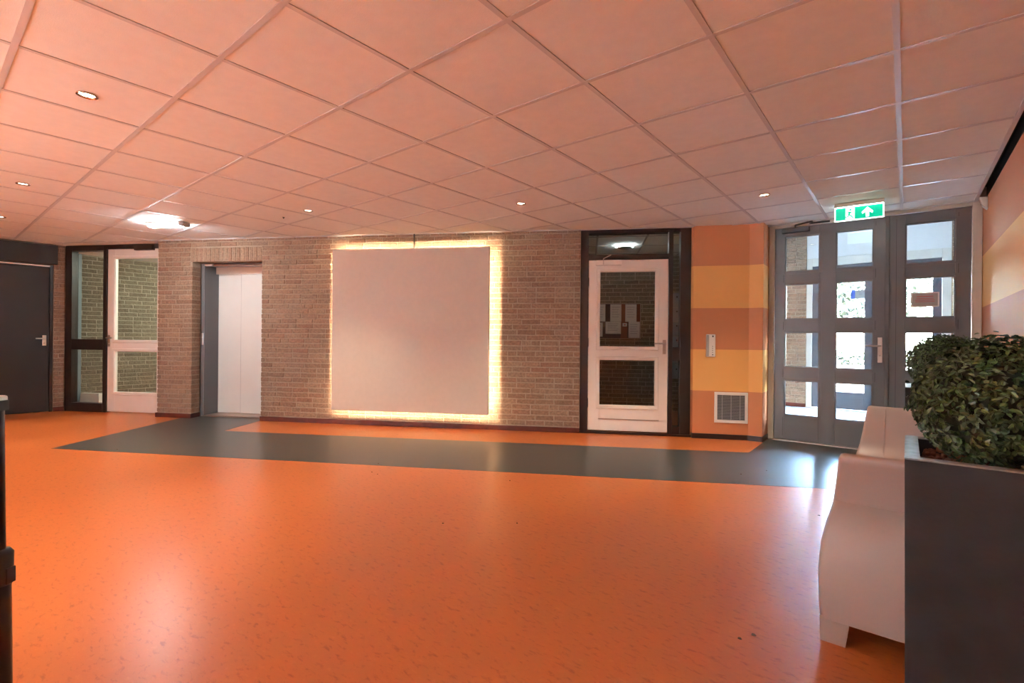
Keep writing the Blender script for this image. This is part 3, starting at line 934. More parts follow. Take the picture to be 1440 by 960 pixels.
ca = MB().box(X(-1.06), X(-0.80), -0.05, 0.0, 2.255, 2.30).build('door_closer', 'rubber', ed, bevel=0.006)
MB().tube([(X(-0.93), -0.055, 2.30), (X(-0.93), -0.06, 2.325), (X(-0.80), -0.15, 2.325), (X(-0.76), -0.16, 2.325)], 0.009).build('closer_arm', 'black', ca)
MB().tube([(X(-0.76), -0.16, 2.325), (X(-0.80), -0.03, 2.335), (X(-0.62), -0.02, 2.335)], 0.008).build('closer_arm', 'black', ca)
MB().box(X(-1.19), X(0.53), -0.03, 0.09, 0, 0.010).build('threshold', 'steel_dull', ed)

# notice on the glass
nt_ = thing('door_notice', 'small framed paper notice taped to the right leaf of the entrance door', 'notice', (0.14, 6.049, 1.42))
MB().box(-0.103, 0.103, -0.003, 0, 0, 0.138).build('border', 'paper', nt_)
MB().box(-0.092, 0.092, -0.004, -0.003, 0.010, 0.128).build('sheet', 'plastic_grey', nt_)
MB().box(-0.060, 0.060, -0.0046, -0.004, 0.097, 0.104).build('heading', 'print_red', nt_)
for k in range(3):
    MB().box(-0.070 + 0.008 * (k == 2), 0.070 - 0.008 * (k == 2), -0.0046, -0.004, 0.048 + k * 0.015, 0.053 + k * 0.015).build('text_line', 'print_red', nt_)

# ------------------------------------------------------------------ exit sign
es = thing('exit_sign', 'green lit emergency exit sign hanging under the ceiling by the entrance', 'sign', (-0.338, 5.40, 2.19), math.radians(2))
MB().box(-0.184, 0.184, -0.004, 0.004, 0, 0.128).build('sign_plate', 'sign_white', es)
MB().box(-0.184, 0.184, -0.022, 0.022, 0.128, 0.161).build('lamp_housing', 'plastic_white', es, bevel=0.003)
MB().box(-0.176, 0.176, -0.016, 0.016, 0.124, 0.128).build('lamp_tube', 'sign_top', es)
gp = MB().box(-0.174, 0.174, -0.0052, -0.004, 0.010, 0.120).build('green_field', 'sign_green', es)
# pictogram: doorway, running figure, arrow
pf = -0.0064
MB().plate([(-0.098, 0.014), (-0.030, 0.014), (-0.030, 0.114), (-0.098, 0.114)], pf, -0.0052).build('doorway_mark', 'sign_white', es)
fig = MB()
def limb(a_, b2, w_):
    a_, b2 = Vector(a_), Vector(b2)
    t = (b2 - a_).normalized()
    n_ = Vector((-t.y, t.x)) * w_ / 2
    fig.plate([tuple(a_ + n_), tuple(a_ - n_), tuple(b2 - n_), tuple(b2 + n_)], pf - 0.0012, pf)
limb((-0.066, 0.082), (-0.072, 0.054), 0.016)
limb((-0.066, 0.080), (-0.048, 0.066), 0.008)
limb((-0.069, 0.080), (-0.092, 0.070), 0.008)
limb((-0.072, 0.056), (-0.055, 0.040), 0.010)
limb((-0.055, 0.042), (-0.040, 0.020), 0.009)
limb((-0.073, 0.056), (-0.080, 0.036), 0.010)
limb((-0.078, 0.037), (-0.100, 0.034), 0.009)
fig.plate([(-0.062 + 0.009 * math.cos(k * math.pi / 5), 0.098 + 0.009 * math.sin(k * math.pi / 5)) for k in range(10)], pf - 0.0012, pf)
fig.build('running_figure_mark', 'sign_green', es)
arr = [(0.052, 0.020), (0.076, 0.020), (0.076, 0.066), (0.100, 0.048), (0.106, 0.066), (0.064, 0.108), (0.022, 0.066), (0.028, 0.048), (0.052, 0.066)]
MB().plate(arr, pf, -0.0052).build('arrow_mark', 'sign_white', es)

# ------------------------------------------------------------------ ceiling lamps
def downlight(x, y, label, group=None, power=DOWN_W, cone=70):
    t = thing('downlight', label, 'ceiling light', (x, y, CEIL + 0.004), 0, group)
    MB().lathe([(0.043, -0.001), (0.046, -0.008), (0.040, -0.010), (0.034, -0.004), (0.033, 0.0)], 0, 0, 28).build('ring', 'chrome_warm', t)
    MB().lathe([(0.033, -0.001), (0.020, -0.003), (0.0, -0.003)], 0, 0, 20).build('bulb', 'bulb', t)
    ld = bpy.data.lights.new('downlight_beam', 'SPOT')
    ld.energy = power
    ld.color = WARM
    ld.spot_size = math.radians(cone)
    ld.spot_blend = 0.8
    ld.shadow_soft_size = 0.03
    lo = bpy.data.objects.new('downlight_beam', ld)
    COL.objects.link(lo)
    lo.parent = t
    lo.location = (0, 0, -0.04)
    return t
G1 = 'downlights in the row leading to the charcoal door'
for (x, y, w_) in ((-3.36, 0.585, 'third from'), (-5.775, 0.600, 'second from'), (-7.60, 0.62, 'closest to')):
    downlight(x, y, 'small round recessed downlight, %s the charcoal door in the row leading to it' % w_, G1)
downlight(-4.666, 2.513, 'small recessed downlight in front of the bricks between elevator and backlit panel', power=DOWN_W * 0.76, cone=96)
downlight(-2.808, 3.595, 'small recessed downlight in front of the bricks between backlit panel and cream door', power=DOWN_W * 0.76, cone=96)
downlight(-0.960, 4.657, 'small recessed downlight in front of the striped wall near the exit sign', power=DOWN_W * 0.76, cone=96)
G2 = 'added fill downlights behind the viewer'
for (x, y) in ((-7.6, -1.6), (-5.775, -1.6), (-3.36, -1.6)):  # extra lamps added out of view, continuing the rows for fill
    downlight(x, y, 'small recessed downlight added out of view near the front wall for fill', G2)

em = thing('emergency_light', 'long white glowing emergency lamp on the ceiling in front of the elevator', 'ceiling light', (-6.455, 1.825, CEIL), A30)
MB().box(-0.235, 0.175, -0.055, 0.055, -0.012, 0.0).build('base_plate', 'plastic_white', em, bevel=0.003)
prof = [(-0.052, -0.010), (-0.045, -0.036), (-0.025, -0.046), (0.025, -0.046), (0.045, -0.036), (0.052, -0.010)]
mbm = MB()
n6 = len(prof)
for xx in (-0.230, -0.215, 0.165, 0.170):
    k = 0.7 if xx in (-0.230,) else 1.0
    mbm.v += [(xx, q[0] * k, -0.010 + (q[1] + 0.010) * k) for q in prof]
for i in range(3):
    for j in range(n6 - 1):
        mbm.f.append((i * n6 + j, (i + 1) * n6 + j, (i + 1) * n6 + j + 1, i * n6 + j + 1))
        mbm.sm.append(True)
mbm.f += [tuple(range(n6 - 1, -1, -1)), tuple(range(3 * n6, 4 * n6))]
mbm.sm += [False, False]
mbm.build('diffuser', 'tube_glow', em)
MB().box(0.172, 0.245, -0.052, 0.052, -0.042, 0.0).build('end_cap', 'plastic_grey', em, bevel=0.012, seg=3)
sd = thing('smoke_probe', 'tiny dark ceiling probe near the brick wall', 'sensor', (-5.152, 2.50, CEIL + 0.004))
MB().lathe([(0.0, -0.016), (0.006, -0.015), (0.008, -0.004), (0.014, 0.0)], 0, 0, 12).build('probe', 'black', sd)

# ------------------------------------------------------------------ bench
bn = thing('lobby_bench', 'white moulded plastic bench with flared armrests between two boxwood planters', 'bench', (0.13, 2.97, 0))
by = 2.97
prof = [(2.103, 0.082), (2.100, 0.16), (2.098, 0.26), (2.104, 0.36), (2.128, 0.43), (2.162, 0.476), (2.192, 0.494), (2.190, 0.512), (2.162, 0.58), (2.124, 0.65), (2.113, 0.670),
        (2.118, 0.682), (2.134, 0.688), (2.152, 0.680), (2.185, 0.63), (2.235, 0.55), (2.30, 0.47), (2.39, 0.425), (2.60, 0.405), (2.97, 0.40), (3.36, 0.405),
        (3.52, 0.415), (3.585, 0.435), (3.64, 0.48), (3.69, 0.55), (3.745, 0.635), (3.775, 0.675), (3.792, 0.688), (3.812, 0.684), (3.822, 0.668), (3.812, 0.63),
        (3.79, 0.56), (3.775, 0.495), (3.81, 0.43), (3.835, 0.34), (3.838, 0.20), (3.836, 0.082)]
def xf(z):
    tab = [(0, -0.232), (0.15, -0.243), (0.30, -0.247), (0.42, -0.228), (0.50, -0.208), (0.60, -0.195), (0.70, -0.182)]
    for i in range(len(tab) - 1):
        if tab[i][0] <= z <= tab[i + 1][0]:
            t = (z - tab[i][0]) / (tab[i + 1][0] - tab[i][0])
            return tab[i][1] + (tab[i + 1][1] - tab[i][1]) * t
    return tab[-1][1]
np_ = len(prof)
def offset(pr, dlt):
    out = []
    for i in range(np_):
        a_, b2, c_ = Vector(pr[i - 1]), Vector(pr[i]), Vector(pr[(i + 1) % np_])
        t = ((b2 - a_).normalized() + (c_ - b2).normalized())
        t = t.normalized() if t.length > 1e-6 else (c_ - b2).normalized()
        n_ = Vector((-t.y, t.x))        # outward for clockwise (y,z) order
        out.append((b2.x + n_.x * dlt, b2.y + n_.y * dlt))
    return out
body = MB()
stations = [(-0.012, 0.0), (-0.003, 0.004), (0.0, 0.014)]
ins = [offset(prof, v) for v in stations and (-0.012, -0.004, 0.0)]
loops = []
for k, pr in enumerate(ins):
    dx = (0.0, 0.004, 0.014)[k]
    loops.append([(xf(z0) + dx - 0.13, y - by, z) for (y, z), (_, z0) in zip(pr, prof)])
loops.append([(0.49 - 0.13, y - by, z) for (y, z) in prof])
vs = [v for l in loops for v in l]
fs = []
for k in range(len(loops) - 1):
    for i in range(np_):
        j = (i + 1) % np_
        fs.append((k * np_ + i, (k + 1) * np_ + i, (k + 1) * np_ + j, k * np_ + j))
body.add(vs, fs, True)
body.add(loops[0], [tuple(range(np_))], False)
body.add(loops[-1], [tuple(range(np_ - 1, -1, -1))], False)
bo = body.build('body', 'bench', bn)
md = bo.modifiers.new('edges', 'EDGE_SPLIT')
md.split_angle = math.radians(50)
for yy0, yy1 in ((2.104, 2.19), (3.755, 3.836)):
    for (xa, xb, xc) in ((-0.236, -0.148, -0.160), (0.40, 0.488, 0.488)):
        ft = MB()
        ft.add([(xa - 0.13, yy0 - by, 0), (xc - 0.13, yy0 - by, 0), (xc - 0.13, yy1 - by, 0), (xa - 0.13, yy1 - by, 0),
                (xa - 0.13 - 0.003, yy0 - by, 0.09), (xb - 0.13, yy0 - by, 0.09), (xb - 0.13, yy1 - by, 0.09), (xa - 0.13 - 0.003, yy1 - by, 0.09)],
               [(0, 3, 2, 1), (4, 5, 6, 7), (0, 1, 5, 4), (1, 2, 6, 5), (2, 3, 7, 6), (3, 0, 4, 7)])
        ft.build('foot', 'bench', bn)
MB().box(0.40 - 0.13, 0.492 - 0.13, 2.19 - by, 3.74 - by, 0.36, 0.70).build('backrest', 'bench', bn, bevel=0.02, seg=4)
seam = MB()
sp = [prof[i] for i in range(21, 28)]
for i in range(len(sp) - 1):
    (ya, za), (yb, zb) = sp[i], sp[i + 1]
    seam.add([(-0.097 - 0.13, ya - by - 0.001, za + 0.001), (-0.093 - 0.13, ya - by - 0.001, za + 0.001), (-0.093 - 0.13, yb - by - 0.001, zb + 0.001), (-0.097 - 0.13, yb - by - 0.001, zb + 0.001)], [(0, 1, 2, 3)])
seam.build('mould_seam', 'bench_seam', bn)

# ------------------------------------------------------------------ boxwood planters
def leaves(mb, n, r0, r1, size, rnd, sq=1.0, lo=-1.0):
    for _ in range(n):
        while True:
            v = Vector((rnd.gauss(0, 1), rnd.gauss(0, 1), rnd.gauss(0, 1)))
            if v.length > 1e-3:
                v.normalize()
                if v.z > lo:
                    break
        r = r0 + (r1 - r0) * rnd.random() ** 0.6
        c_ = Vector((v.x * r, v.y * r, v.z * r * sq))
        nn = (v + Vector((rnd.gauss(0, 1), rnd.gauss(0, 1), rnd.gauss(0, 1) + 0.5)) * 0.42).normalized()
        t = nn.cross(Vector((rnd.gauss(0, 1), rnd.gauss(0, 1), rnd.gauss(0, 1)))).normalized()
        b2 = nn.cross(t)
        L, W_ = size * rnd.uniform(0.75, 1.25), size * rnd.uniform(0.5, 0.72)
        cup = nn * (L * 0.16)
        q = [c_ - t * L / 2, c_ - t * L * 0.15 + b2 * W_ / 2 + cup, c_ + t * L * 0.28 + b2 * W_ * 0.42 + cup, c_ + t * L / 2,
             c_ + t * L * 0.28 - b2 * W_ * 0.42 + cup, c_ - t * L * 0.15 - b2 * W_ / 2 + cup]
        mb.add(q, [(0, 1, 2, 3), (0, 3, 4, 5)])
rnd = random.Random(5)
pb = thing('potted_boxwood', 'clipped boxwood ball in a tall dark planter at the near end of the bench', 'potted plant', (0.2, 1.85, 0), 0, 'boxwood planters by the bench')
W2, PH, TH = 0.2, 0.786, 0.032
px_ = MB()
o8 = [(-W2 + 0.02, -W2 + 0.02, 0), (W2 - 0.02, -W2 + 0.02, 0), (W2 - 0.02, W2 - 0.02, 0), (-W2 + 0.02, W2 - 0.02, 0)]
W2b = W2
sect = [(W2 - 0.006, 0.0), (W2, PH - 0.003), (W2 - 0.003, PH), (W2 - TH, PH), (W2 - TH - 0.002, PH - 0.12)]
v = []
for r_, z in sect:
    v += [(-r_, -r_, z), (r_, -r_, z), (r_, r_, z), (-r_, r_, z)]
fs = [(3, 2, 1, 0)]
for k in range(len(sect) - 1):
    for i in range(4):
        j = (i + 1) % 4
        fs.append((k * 4 + i, k * 4 + j, (k + 1) * 4 + j, (k + 1) * 4 + i))
fs.append(tuple(range((len(sect) - 1) * 4, len(sect) * 4)))
px_.add(v, fs)
px_.build('planter_box', 'planter', pb, bevel=0.002)
MB().ring(-W2 + TH - 0.003, W2 - TH + 0.003, -W2 + TH - 0.003, W2 - TH + 0.003, TH - 0.005, 0, 1)
rim = MB()
for (x0, x1, y0, y1) in ((-W2, -W2 + TH, -W2, W2), (W2 - TH, W2, -W2, W2), (-W2 + TH, W2 - TH, -W2, -W2 + TH), (-W2 + TH, W2 - TH, W2 - TH, W2)):
    rim.box(x0, x1, y0, y1, PH - 0.002, PH + 0.002)
rim.build('planter_rim', 'planter_rim', pb)
gr = MB()
ico = bmesh.new()
bmesh.ops.create_icosphere(ico, subdivisions=1, radius=1.0)
iv = [v_.co.copy() for v_ in ico.verts]
fi = [[v_.index for v_ in f_.verts] for f_ in ico.faces]
ico.free()
for _ in range(650):
    x, y = rnd.uniform(-0.16, 0.16), rnd.uniform(-0.16, 0.16)
    z = PH - 0.034 + rnd.uniform(-0.01, 0.010)
    r_ = rnd.uniform(0.006, 0.010)
    gr.add([(x + c_.x * r_ * rnd.uniform(.8, 1.2), y + c_.y * r_ * rnd.uniform(.8, 1.2), z + c_.z * r_ * rnd.uniform(.7, 1.1)) for c_ in iv], fi, True)
tag(gr.build('clay_granules', 'granule', pb), kind='stuff')
BZ = 0.928
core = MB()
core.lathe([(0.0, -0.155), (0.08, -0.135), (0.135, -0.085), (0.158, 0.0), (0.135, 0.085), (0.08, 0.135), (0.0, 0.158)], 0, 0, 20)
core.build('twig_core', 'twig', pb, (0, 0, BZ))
fo = MB()
leaves(fo, 5600, 0.150, 0.190, 0.0165, rnd, 0.97)
leaves(fo, 160, 0.190, 0.204, 0.014, rnd, 0.97, -0.2)
tag(fo.build('foliage', 'leaf', pb, (0, 0, BZ)), kind='stuff')
MB().tube([(0, 0, PH - 0.06), (0.003, 0, PH + 0.02), (0, 0, PH + 0.08)], 0.014, 8).build('stem', 'bark', pb)
pb2 = copy_tree(pb)
pb2.location = (0.2, 4.39, 0)
pb2.rotation_euler = (0, 0, math.pi / 2)
tag(pb2, 'clipped boxwood ball in a tall dark planter between bench and entrance door')
for c_ in pb2.children:
    if c_.name.startswith(('foliage', 'twig_core')):
        c_.location.z += 0.022
        c_.scale = (1.05, 1.05, 1.05)

# ------------------------------------------------------------------ black pole stand at the left edge
ps = thing('pole_stand', 'black telescopic pole stand with silver cap and clamp collar', 'stand', (-1.797, 0.1445, 0), YAW)
MB().tube([(0.017, 0, 0.10), (0.010, 0, 0.475)], 0.021, 14).build('lower_tube', 'black', ps)
MB().tube([(0.0095, 0, 0.44), (0.0, 0, 0.905)], 0.0125, 14).build('upper_tube', 'black', ps)
MB().lathe([(0.0, 0.455), (0.0235, 0.455), (0.0255, 0.47), (0.0255, 0.535), (0.019, 0.545), (0.0, 0.545)], 0.0095, 0, 16).build('clamp_collar', 'rubber', ps)
MB().box(0.034, 0.039, -0.012, 0.012, 0.46, 0.50).build('clamp_lever', 'black', ps, bevel=0.002)
MB().box(-0.03, 0.014, -0.014, 0.014, 0.905, 0.936).build('top_cap', 'steel', ps, bevel=0.005)
MB().box(0.012, 0.0165, -0.012, 0.012, 0.898, 0.924).build('cap_clip', 'black', ps)
for a_ in (90, 210, 330):
    q = math.radians(a_)
    MB().tube([(0.012, 0, 0.14), (0.012 + 0.09 * math.cos(q), 0.09 * math.sin(q), 0.05), (0.012 + 0.15 * math.cos(q), 0.15 * math.sin(q), 0.010)], [0.010, 0.010, 0.009], 8).build('leg', 'black', ps)

# ------------------------------------------------------------------ crumbs on the floor
def flpt(x, y):
    u, v_ = (x - 720) / 685.73, (y - 474.93) / 685.73
    c_, s_ = math.cos(-ROLL), math.sin(-ROLL)
    u, v_ = u * c_ - v_ * s_, u * s_ + v_ * c_
    t = EYE / v_
    return Vector((math.cos(YAW) * u - math.sin(YAW), math.sin(YAW) * u + math.cos(YAW), 0)) * t
rnd = random.Random(9)
for k, (x, y) in enumerate(((532, 652), (523, 664), (531, 667), (623, 736), (717, 676), (727, 736), (1078, 662), (1042, 667), (1152, 725), (1040, 898), (1059, 893), (165, 632))):
    p = flpt(x, y)
    r_ = rnd.uniform(0.006, 0.011)
    mb = MB()
    pts = [(r_ * rnd.uniform(0.5, 1.3) * math.cos(a_ * 1.0472), r_ * rnd.uniform(0.4, 0.9) * math.sin(a_ * 1.0472)) for a_ in range(6)]
    vv = [(q[0], q[1], rnd.uniform(0, 0.002)) for q in pts] + [(q[0] * .6, q[1] * .6, 0.004 + rnd.uniform(0, 0.002)) for q in pts]
    mb.add(vv, [(5, 4, 3, 2, 1, 0), (6, 7, 8, 9, 10, 11)] + [(i, (i + 1) % 6, 6 + (i + 1) % 6, 6 + i) for i in range(6)])
    o = mb.build('leaf_crumb', 'crumb', None, (p.x, p.y, 0.0005))
    tag(o, 'tiny dry crumb lying on the linoleum floor', 'crumb', 'crumbs on the floor')

# ------------------------------------------------------------------ corridor behind the left glazed screen
cw = MB().box(-9.62, -9.418, 1.44, 4.6, 0, 2.40).build('wall_corridor_left', 'mortar2', None)
tag(cw, 'grey brown brick wall of the corridor behind the dark framed glass', 'wall', kind='structure')
wf2 = bpy.data.objects.new('brickwork', None)
COL.objects.link(wf2)
wf2.parent = cw
wf2.location = (-9.41, 0, 0)
wf2.rotation_euler = (0, 0, math.radians(90))
brick_field(wf2, lambda x, y, z: Vector((-9.41 - y, x, z)), 1.44, 4.6, 0.0, 2.28, 'brick2', seed=21, limit=230, near=lambda x, z: x < 2.75)
o = MB().box(-9.6, -7.80, 4.6, 4.7, 0, 2.4).build('wall_corridor_end', 'plaster', None)
tag(o, 'end wall of the corridor behind the cream door', 'wall', kind='structure')
o = MB().box(-7.90, -7.80, 2.36, 4.6, 0, 2.4).build('wall_corridor_right', 'plaster', None)
tag(o, 'plain wall of the corridor behind the elevator', 'wall', kind='structure')
cc = [P(-7.46, 0.28), P(-5.30, 0.28), Vector((-7.6, 4.7, 0)), Vector((-9.6, 4.7, 0)), Vector((-9.6, 1.5, 0))]
o = MB().prism([(v_.x, v_.y) for v_ in cc], 2.26, 2.30).build('ceiling_corridor', 'plaster', None)
tag(o, 'low white ceiling of the corridor behind the glazed screen', 'ceiling', kind='structure')
lt = thing('corridor_lamp', 'flat lit ceiling lamp in the corridor behind the cream door', 'ceiling light', (-8.35, 3.25, 2.26))
MB().lathe([(0.0, -0.05), (0.10, -0.045), (0.14, -0.02), (0.15, 0.0)], 0, 0, 24).build('diffuser', mat('corridor_glow', (1, 1, 1), 0.4, emit=(1.0, 1.0, 0.86), estr=130), lt)
# grey steel post and small white floor box behind the side pane
po = thing('steel_post', 'blue grey steel post standing behind the side pane', 'post', P(-7.40, 0.31), A30)
MB().box(0.0, 0.035, 0, 0.05, 0, 2.26).build('shaft', 'frame_white', po)
MB().box(0.035, 0.085, 0.004, 0.05, 0, 2.26).build('web', 'post_blue', po)
fbx = thing('floor_box', 'low white sloping box on the floor behind the side pane', 'box', P(-7.17, 0.33), A30)
MB().add([(-0.17, 0, 0), (0.20, 0, 0), (0.20, 0.12, 0), (-0.17, 0.12, 0), (-0.16, 0.03, 0.235), (0.16, 0.03, 0.235), (0.16, 0.10, 0.235), (-0.16, 0.10, 0.235)],
         [(0, 3, 2, 1), (4, 5, 6, 7), (0, 1, 5, 4), (1, 2, 6, 5), (2, 3, 7, 6), (3, 0, 4, 7)]).build('cover', 'plastic_white', fbx, bevel=0.004)

# ------------------------------------------------------------------ hallway behind the cream door on the right
HD = 2.0
hb = MB().box(-0.85, 1.50, 0.008, 0.10, 0, 2.46).build('wall_hall_back', 'mortar2', None, P(0, HD))
hb.rotation_euler = (0, 0, A30)
tag(hb, 'dark brick wall at the back of the hallway behind the cream door', 'wall', kind='structure')
brick_field(hb, lambda x, y, z: P(x, HD + y, z), -0.85, 1.50, 0.0, 2.40, 'brick2', seed=31, limit=180, near=lambda x, z: -0.0 < x < 1.4 and z < 2.0)
o = MB().box(-0.95, -0.85, 0.152, HD + 0.1, 0, 2.46).build('wall_hall_left', 'mortar2', None, P(0, 0))
o.rotation_euler = (0, 0, A30)
tag(o, 'left wall of the hallway behind the cream door', 'wall', kind='structure')
o = MB().box(1.50, 1.58, 0.36, HD + 0.1, 0, 2.46).build('wall_hall_right', 'mortar2', None, P(0, 0))
o.rotation_euler = (0, 0, A30)
tag(o, 'right wall of the hallway behind the cream door', 'wall', kind='structure')
ch = MB().box(-0.95, 1.58, 0.145, HD + 0.1, CEIL + 0.004, CEIL + 0.02).build('ceiling_hall', 'tile', None, P(0, 0))
ch.rotation_euler = (0, 0, A30)
tag(ch, 'tiled ceiling of the hallway seen through the fanlight', 'ceiling', kind='structure')
for xx in (-0.5, 0.1, 0.7, 1.3):
    MB().box(xx - 0.012, xx + 0.012, 0.145, HD, CEIL - 0.001, CEIL + 0.004).build('grid_bar', 'plastic_grey', ch)
for yy in (0.45, 1.05, 1.65):
    MB().box(-0.85, 1.5, yy - 0.012, yy + 0.012, CEIL, CEIL + 0.004).build('cross_bar', 'plastic_grey', ch)
hl = thing('hall_lamp', 'round lit ceiling lamp in the hallway seen through the fanlight', 'ceiling light', P(0.47, 1.02, CEIL), A30)
MB().lathe([(0.11, -0.001), (0.12, -0.02), (0.105, -0.03)], 0, 0, 28).build('rim', 'hall_glow', hl)
MB().lathe([(0.0, -0.052), (0.06, -0.05), (0.105, -0.03)], 0, 0, 28).build('cap', 'plastic_grey', hl)
# notice board
nb = thing('notice_board', 'pinboard with white papers on the hallway wall behind the cream door', 'notice board', P(0.385, HD - 0.006, 1.095), A30)
sc = 1.341
BW, BH = 0.79 - 0.385, 0.545
x_ = lambda px: (((px - 816) / 685.73 * 7.7 / 1.0) * 1.0)     # metres along the hallway wall for a picture column
MB().box(-0.42, 0.405, -0.014, 0.0, 0, BH).build('backing', 'board_black', nb)
MB().ring(-0.41, 0.395, 0.010, BH - 0.010, 0.010, -0.022, 0).build('frame', 'steel_dull', nb)
MB().box(0.105, 0.205, -0.0155, -0.014, 0.012, BH - 0.012).box(0.345, 0.393, -0.0155, -0.014, 0.25, BH - 0.012).build('rust_field', 'board_rust', nb)
papers = [(-0.30, -0.13, 0.265, 0.530), (-0.055, 0.112, 0.265, 0.530), (0.172, 0.340, 0.262, 0.530), (-0.125, 0.108, 0.075, 0.262), (0.222, 0.390, 0.015, 0.262), (-0.36, -0.17, 0.03, 0.25)]
for i, (a_, b2, c_, e_) in enumerate(papers):
    t = thing('pinned_sheet', 'white printed sheet pinned on the hallway notice board, ' + ('upper left of the board', 'upper row beside the rust strip', 'upper right corner of the board', 'lower row beside the small card', 'lower right corner of the board', 'lower left of the board')[i], 'paper', P(0.385 + (a_ + b2) / 2, HD - 0.022, 1.095 + c_), A30, 'sheets on the notice board')
    MB().box(-(b2 - a_) / 2, (b2 - a_) / 2, -0.001, 0.0, 0, e_ - c_).build('sheet', 'paper', t)
    for k in range(5):
        zz_ = (e_ - c_) * (0.82 - 0.14 * k)
        MB().box(-(b2 - a_) * 0.36, (b2 - a_) * (0.36 - 0.08 * (k % 3)), -0.0016, -0.001, zz_, zz_ + 0.006).build('text_line', 'print', t)
t = thing('pinned_card', 'small white card with a dark mark on the hallway notice board', 'paper', P(0.385 + 0.165, HD - 0.0225, 1.095 + 0.19), A30)
MB().box(-0.032, 0.032, -0.001, 0.0, 0, 0.05).build('card', 'paper', t)
MB().box(-0.014, 0.014, -0.0016, -0.001, 0.015, 0.036).build('mark', 'print_red', t)
# mailboxes
for i in range(6):
    t = thing('mailbox', 'grey mailbox with lock, %s in the stack behind the side pane' % ('lowest', 'second from the bottom', 'third from the bottom', 'third from the top', 'second from the top', 'topmost')[i], 'mailbox', P(1.33, HD - 0.03, 0.50 + i * 0.215), A30, 'mailboxes in the hallway')
    MB().box(-0.15, 0.15, -0.10, 0.024, 0.004, 0.211).build('body', 'mailbox', t, bevel=0.003)
    MB().box(-0.142, 0.142, -0.106, -0.10, 0.012, 0.203).build('front_flap', 'mailbox', t, bevel=0.002)
    MB().lathe([(0, -0.112), (0.012, -0.110), (0.012, -0.106)], (-0.03, 0, 0.15), None, 12, axis='y').build('lock', 'black', t)

# ------------------------------------------------------------------ vestibule beyond the entrance door
VY = 9.25
o = MB().box(-14, 14, VY + 0.16, 60, -0.10, 0.0008).box(1.4, 14, 4.0, VY + 0.16, -0.10, 0.0008).build('street_paving', 'street', None)
tag(o, 'pale pavement and street outside the street door', 'pavement', kind='structure')
pf_ = MB().box(-2.0, 1.08, 6.12, VY + 0.16, -0.10, 0.0008).build('pavement', 'paving', None)
tag(pf_, 'grey slab paving of the porch beyond the entrance door', 'pavement', kind='structure')
jt = MB()
for xx in [-1.6 + k * 0.6 for k in range(5)]:
    jt.box(xx - 0.004, xx + 0.004, 6.13, VY, 0.0008, 0.0014)
for yy in [6.4 + k * 0.6 for k in range(5)]:
    jt.box(-1.75, 0.9, yy - 0.004, yy + 0.004, 0.0008, 0.0014)
tag(jt.build('slab_joints', 'rubber', pf_), kind='stuff')
o = MB().box(-1.90, 0.68, 6.0, 6.12, 2.36, 3.0).build('wall_entrance', 'plaster', None)
tag(o, 'wall strip above the grey entrance door', 'wall', kind='structure')
o = MB().box(-2.0, -1.87, 6.12, VY, 0, 2.95).build('wall_vestibule_left', 'plaster', None)
tag(o, 'left wall of the porch beyond the entrance door', 'wall', kind='structure')
o = MB().box(0.95, 1.08, 6.12, 6.45, 0, 2.95).box(0.95, 1.08, 7.15, VY, 0, 2.95).box(0.95, 1.08, 6.45, 7.15, 0, 0.3).box(0.95, 1.08, 6.45, 7.15, 1.5, 2.95).build('wall_vestibule_right', 'plaster', None)
tag(o, 'right wall of the porch beyond the entrance door', 'wall', kind='structure')
sw = thing('porch_fill_window', 'small unseen side window added to the porch for more daylight', 'window', (1.0, 6.8, 0.3), kind='structure')  # added opening out of view, brightens the porch and lobby ceiling
MB().box(0, 0.06, -0.35, 0.35, 0, 0.05).box(0, 0.06, -0.35, 0.35, 1.15, 1.2).box(0, 0.06, -0.35, -0.30, 0.05, 1.15).box(0, 0.06, 0.30, 0.35, 0.05, 1.15).build('frame', 'frame_white', sw)
MB().box(0.027, 0.033, -0.30, 0.30, 0.05, 1.15).build('pane', 'glass', sw)
o = MB().box(-2.0, 1.08, 6.0, VY + 0.2, 2.95, 3.05).build('ceiling_vestibule', 'plaster', None)
tag(o, 'white ceiling of the porch beyond the entrance door', 'ceiling', kind='structure')
vo = MB().box(-2.0, -1.27, VY + 0.008, VY + 0.2, 0, 2.95).box(0.50, 1.08, VY + 0.008, VY + 0.2, 0, 2.95).build('wall_vestibule_outer', 'mortar', None)
tag(vo, 'brown brick outer wall of the porch beside the street door', 'wall', kind='structure')
MB().box(-1.27, 0.50, VY + 0.03, VY + 0.18, 2.43, 2.95).build('fascia', 'plaster', vo)
wf3 = bpy.data.objects.new('brickwork', None)
COL.objects.link(wf3)
wf3.parent = vo
wf3.location = (0, VY, 0)
brick_field(wf3, lambda x, y, z: Vector((x, VY + y, z)), -1.87, -1.27, 0.065, 2.95, 'brick', seed=41, limit=140)
brick_field(wf3, lambda x, y, z: Vector((x, VY + y, z)), 0.50, 0.95, 0.065, 2.95, 'brick', seed=42, limit=90)
o = MB().box(-1.87, -1.27, VY - 0.012, VY, 0, 0.06).box(0.50, 0.95, VY - 0.012, VY, 0, 0.06).build('baseboard_vestibule', 'skirting', None)
tag(o, 'oxblood skirting under the porch bricks', 'baseboard', kind='structure')
sd_ = thing('door_5', 'blue grey glazed street door with white frame beyond the entrance', 'door', (-0.395, VY + 0.02, 0), kind='structure')
X = lambda x: x + 0.395
MB().box(X(-1.27), X(-1.192), 0, 0.12, 0, 2.43).box(X(0.402), X(0.50), 0, 0.12, 0, 2.43).box(X(-1.192), X(0.402), 0, 0.12, 2.30, 2.43).build('frame', 'frame_white', sd_, bevel=0.004)
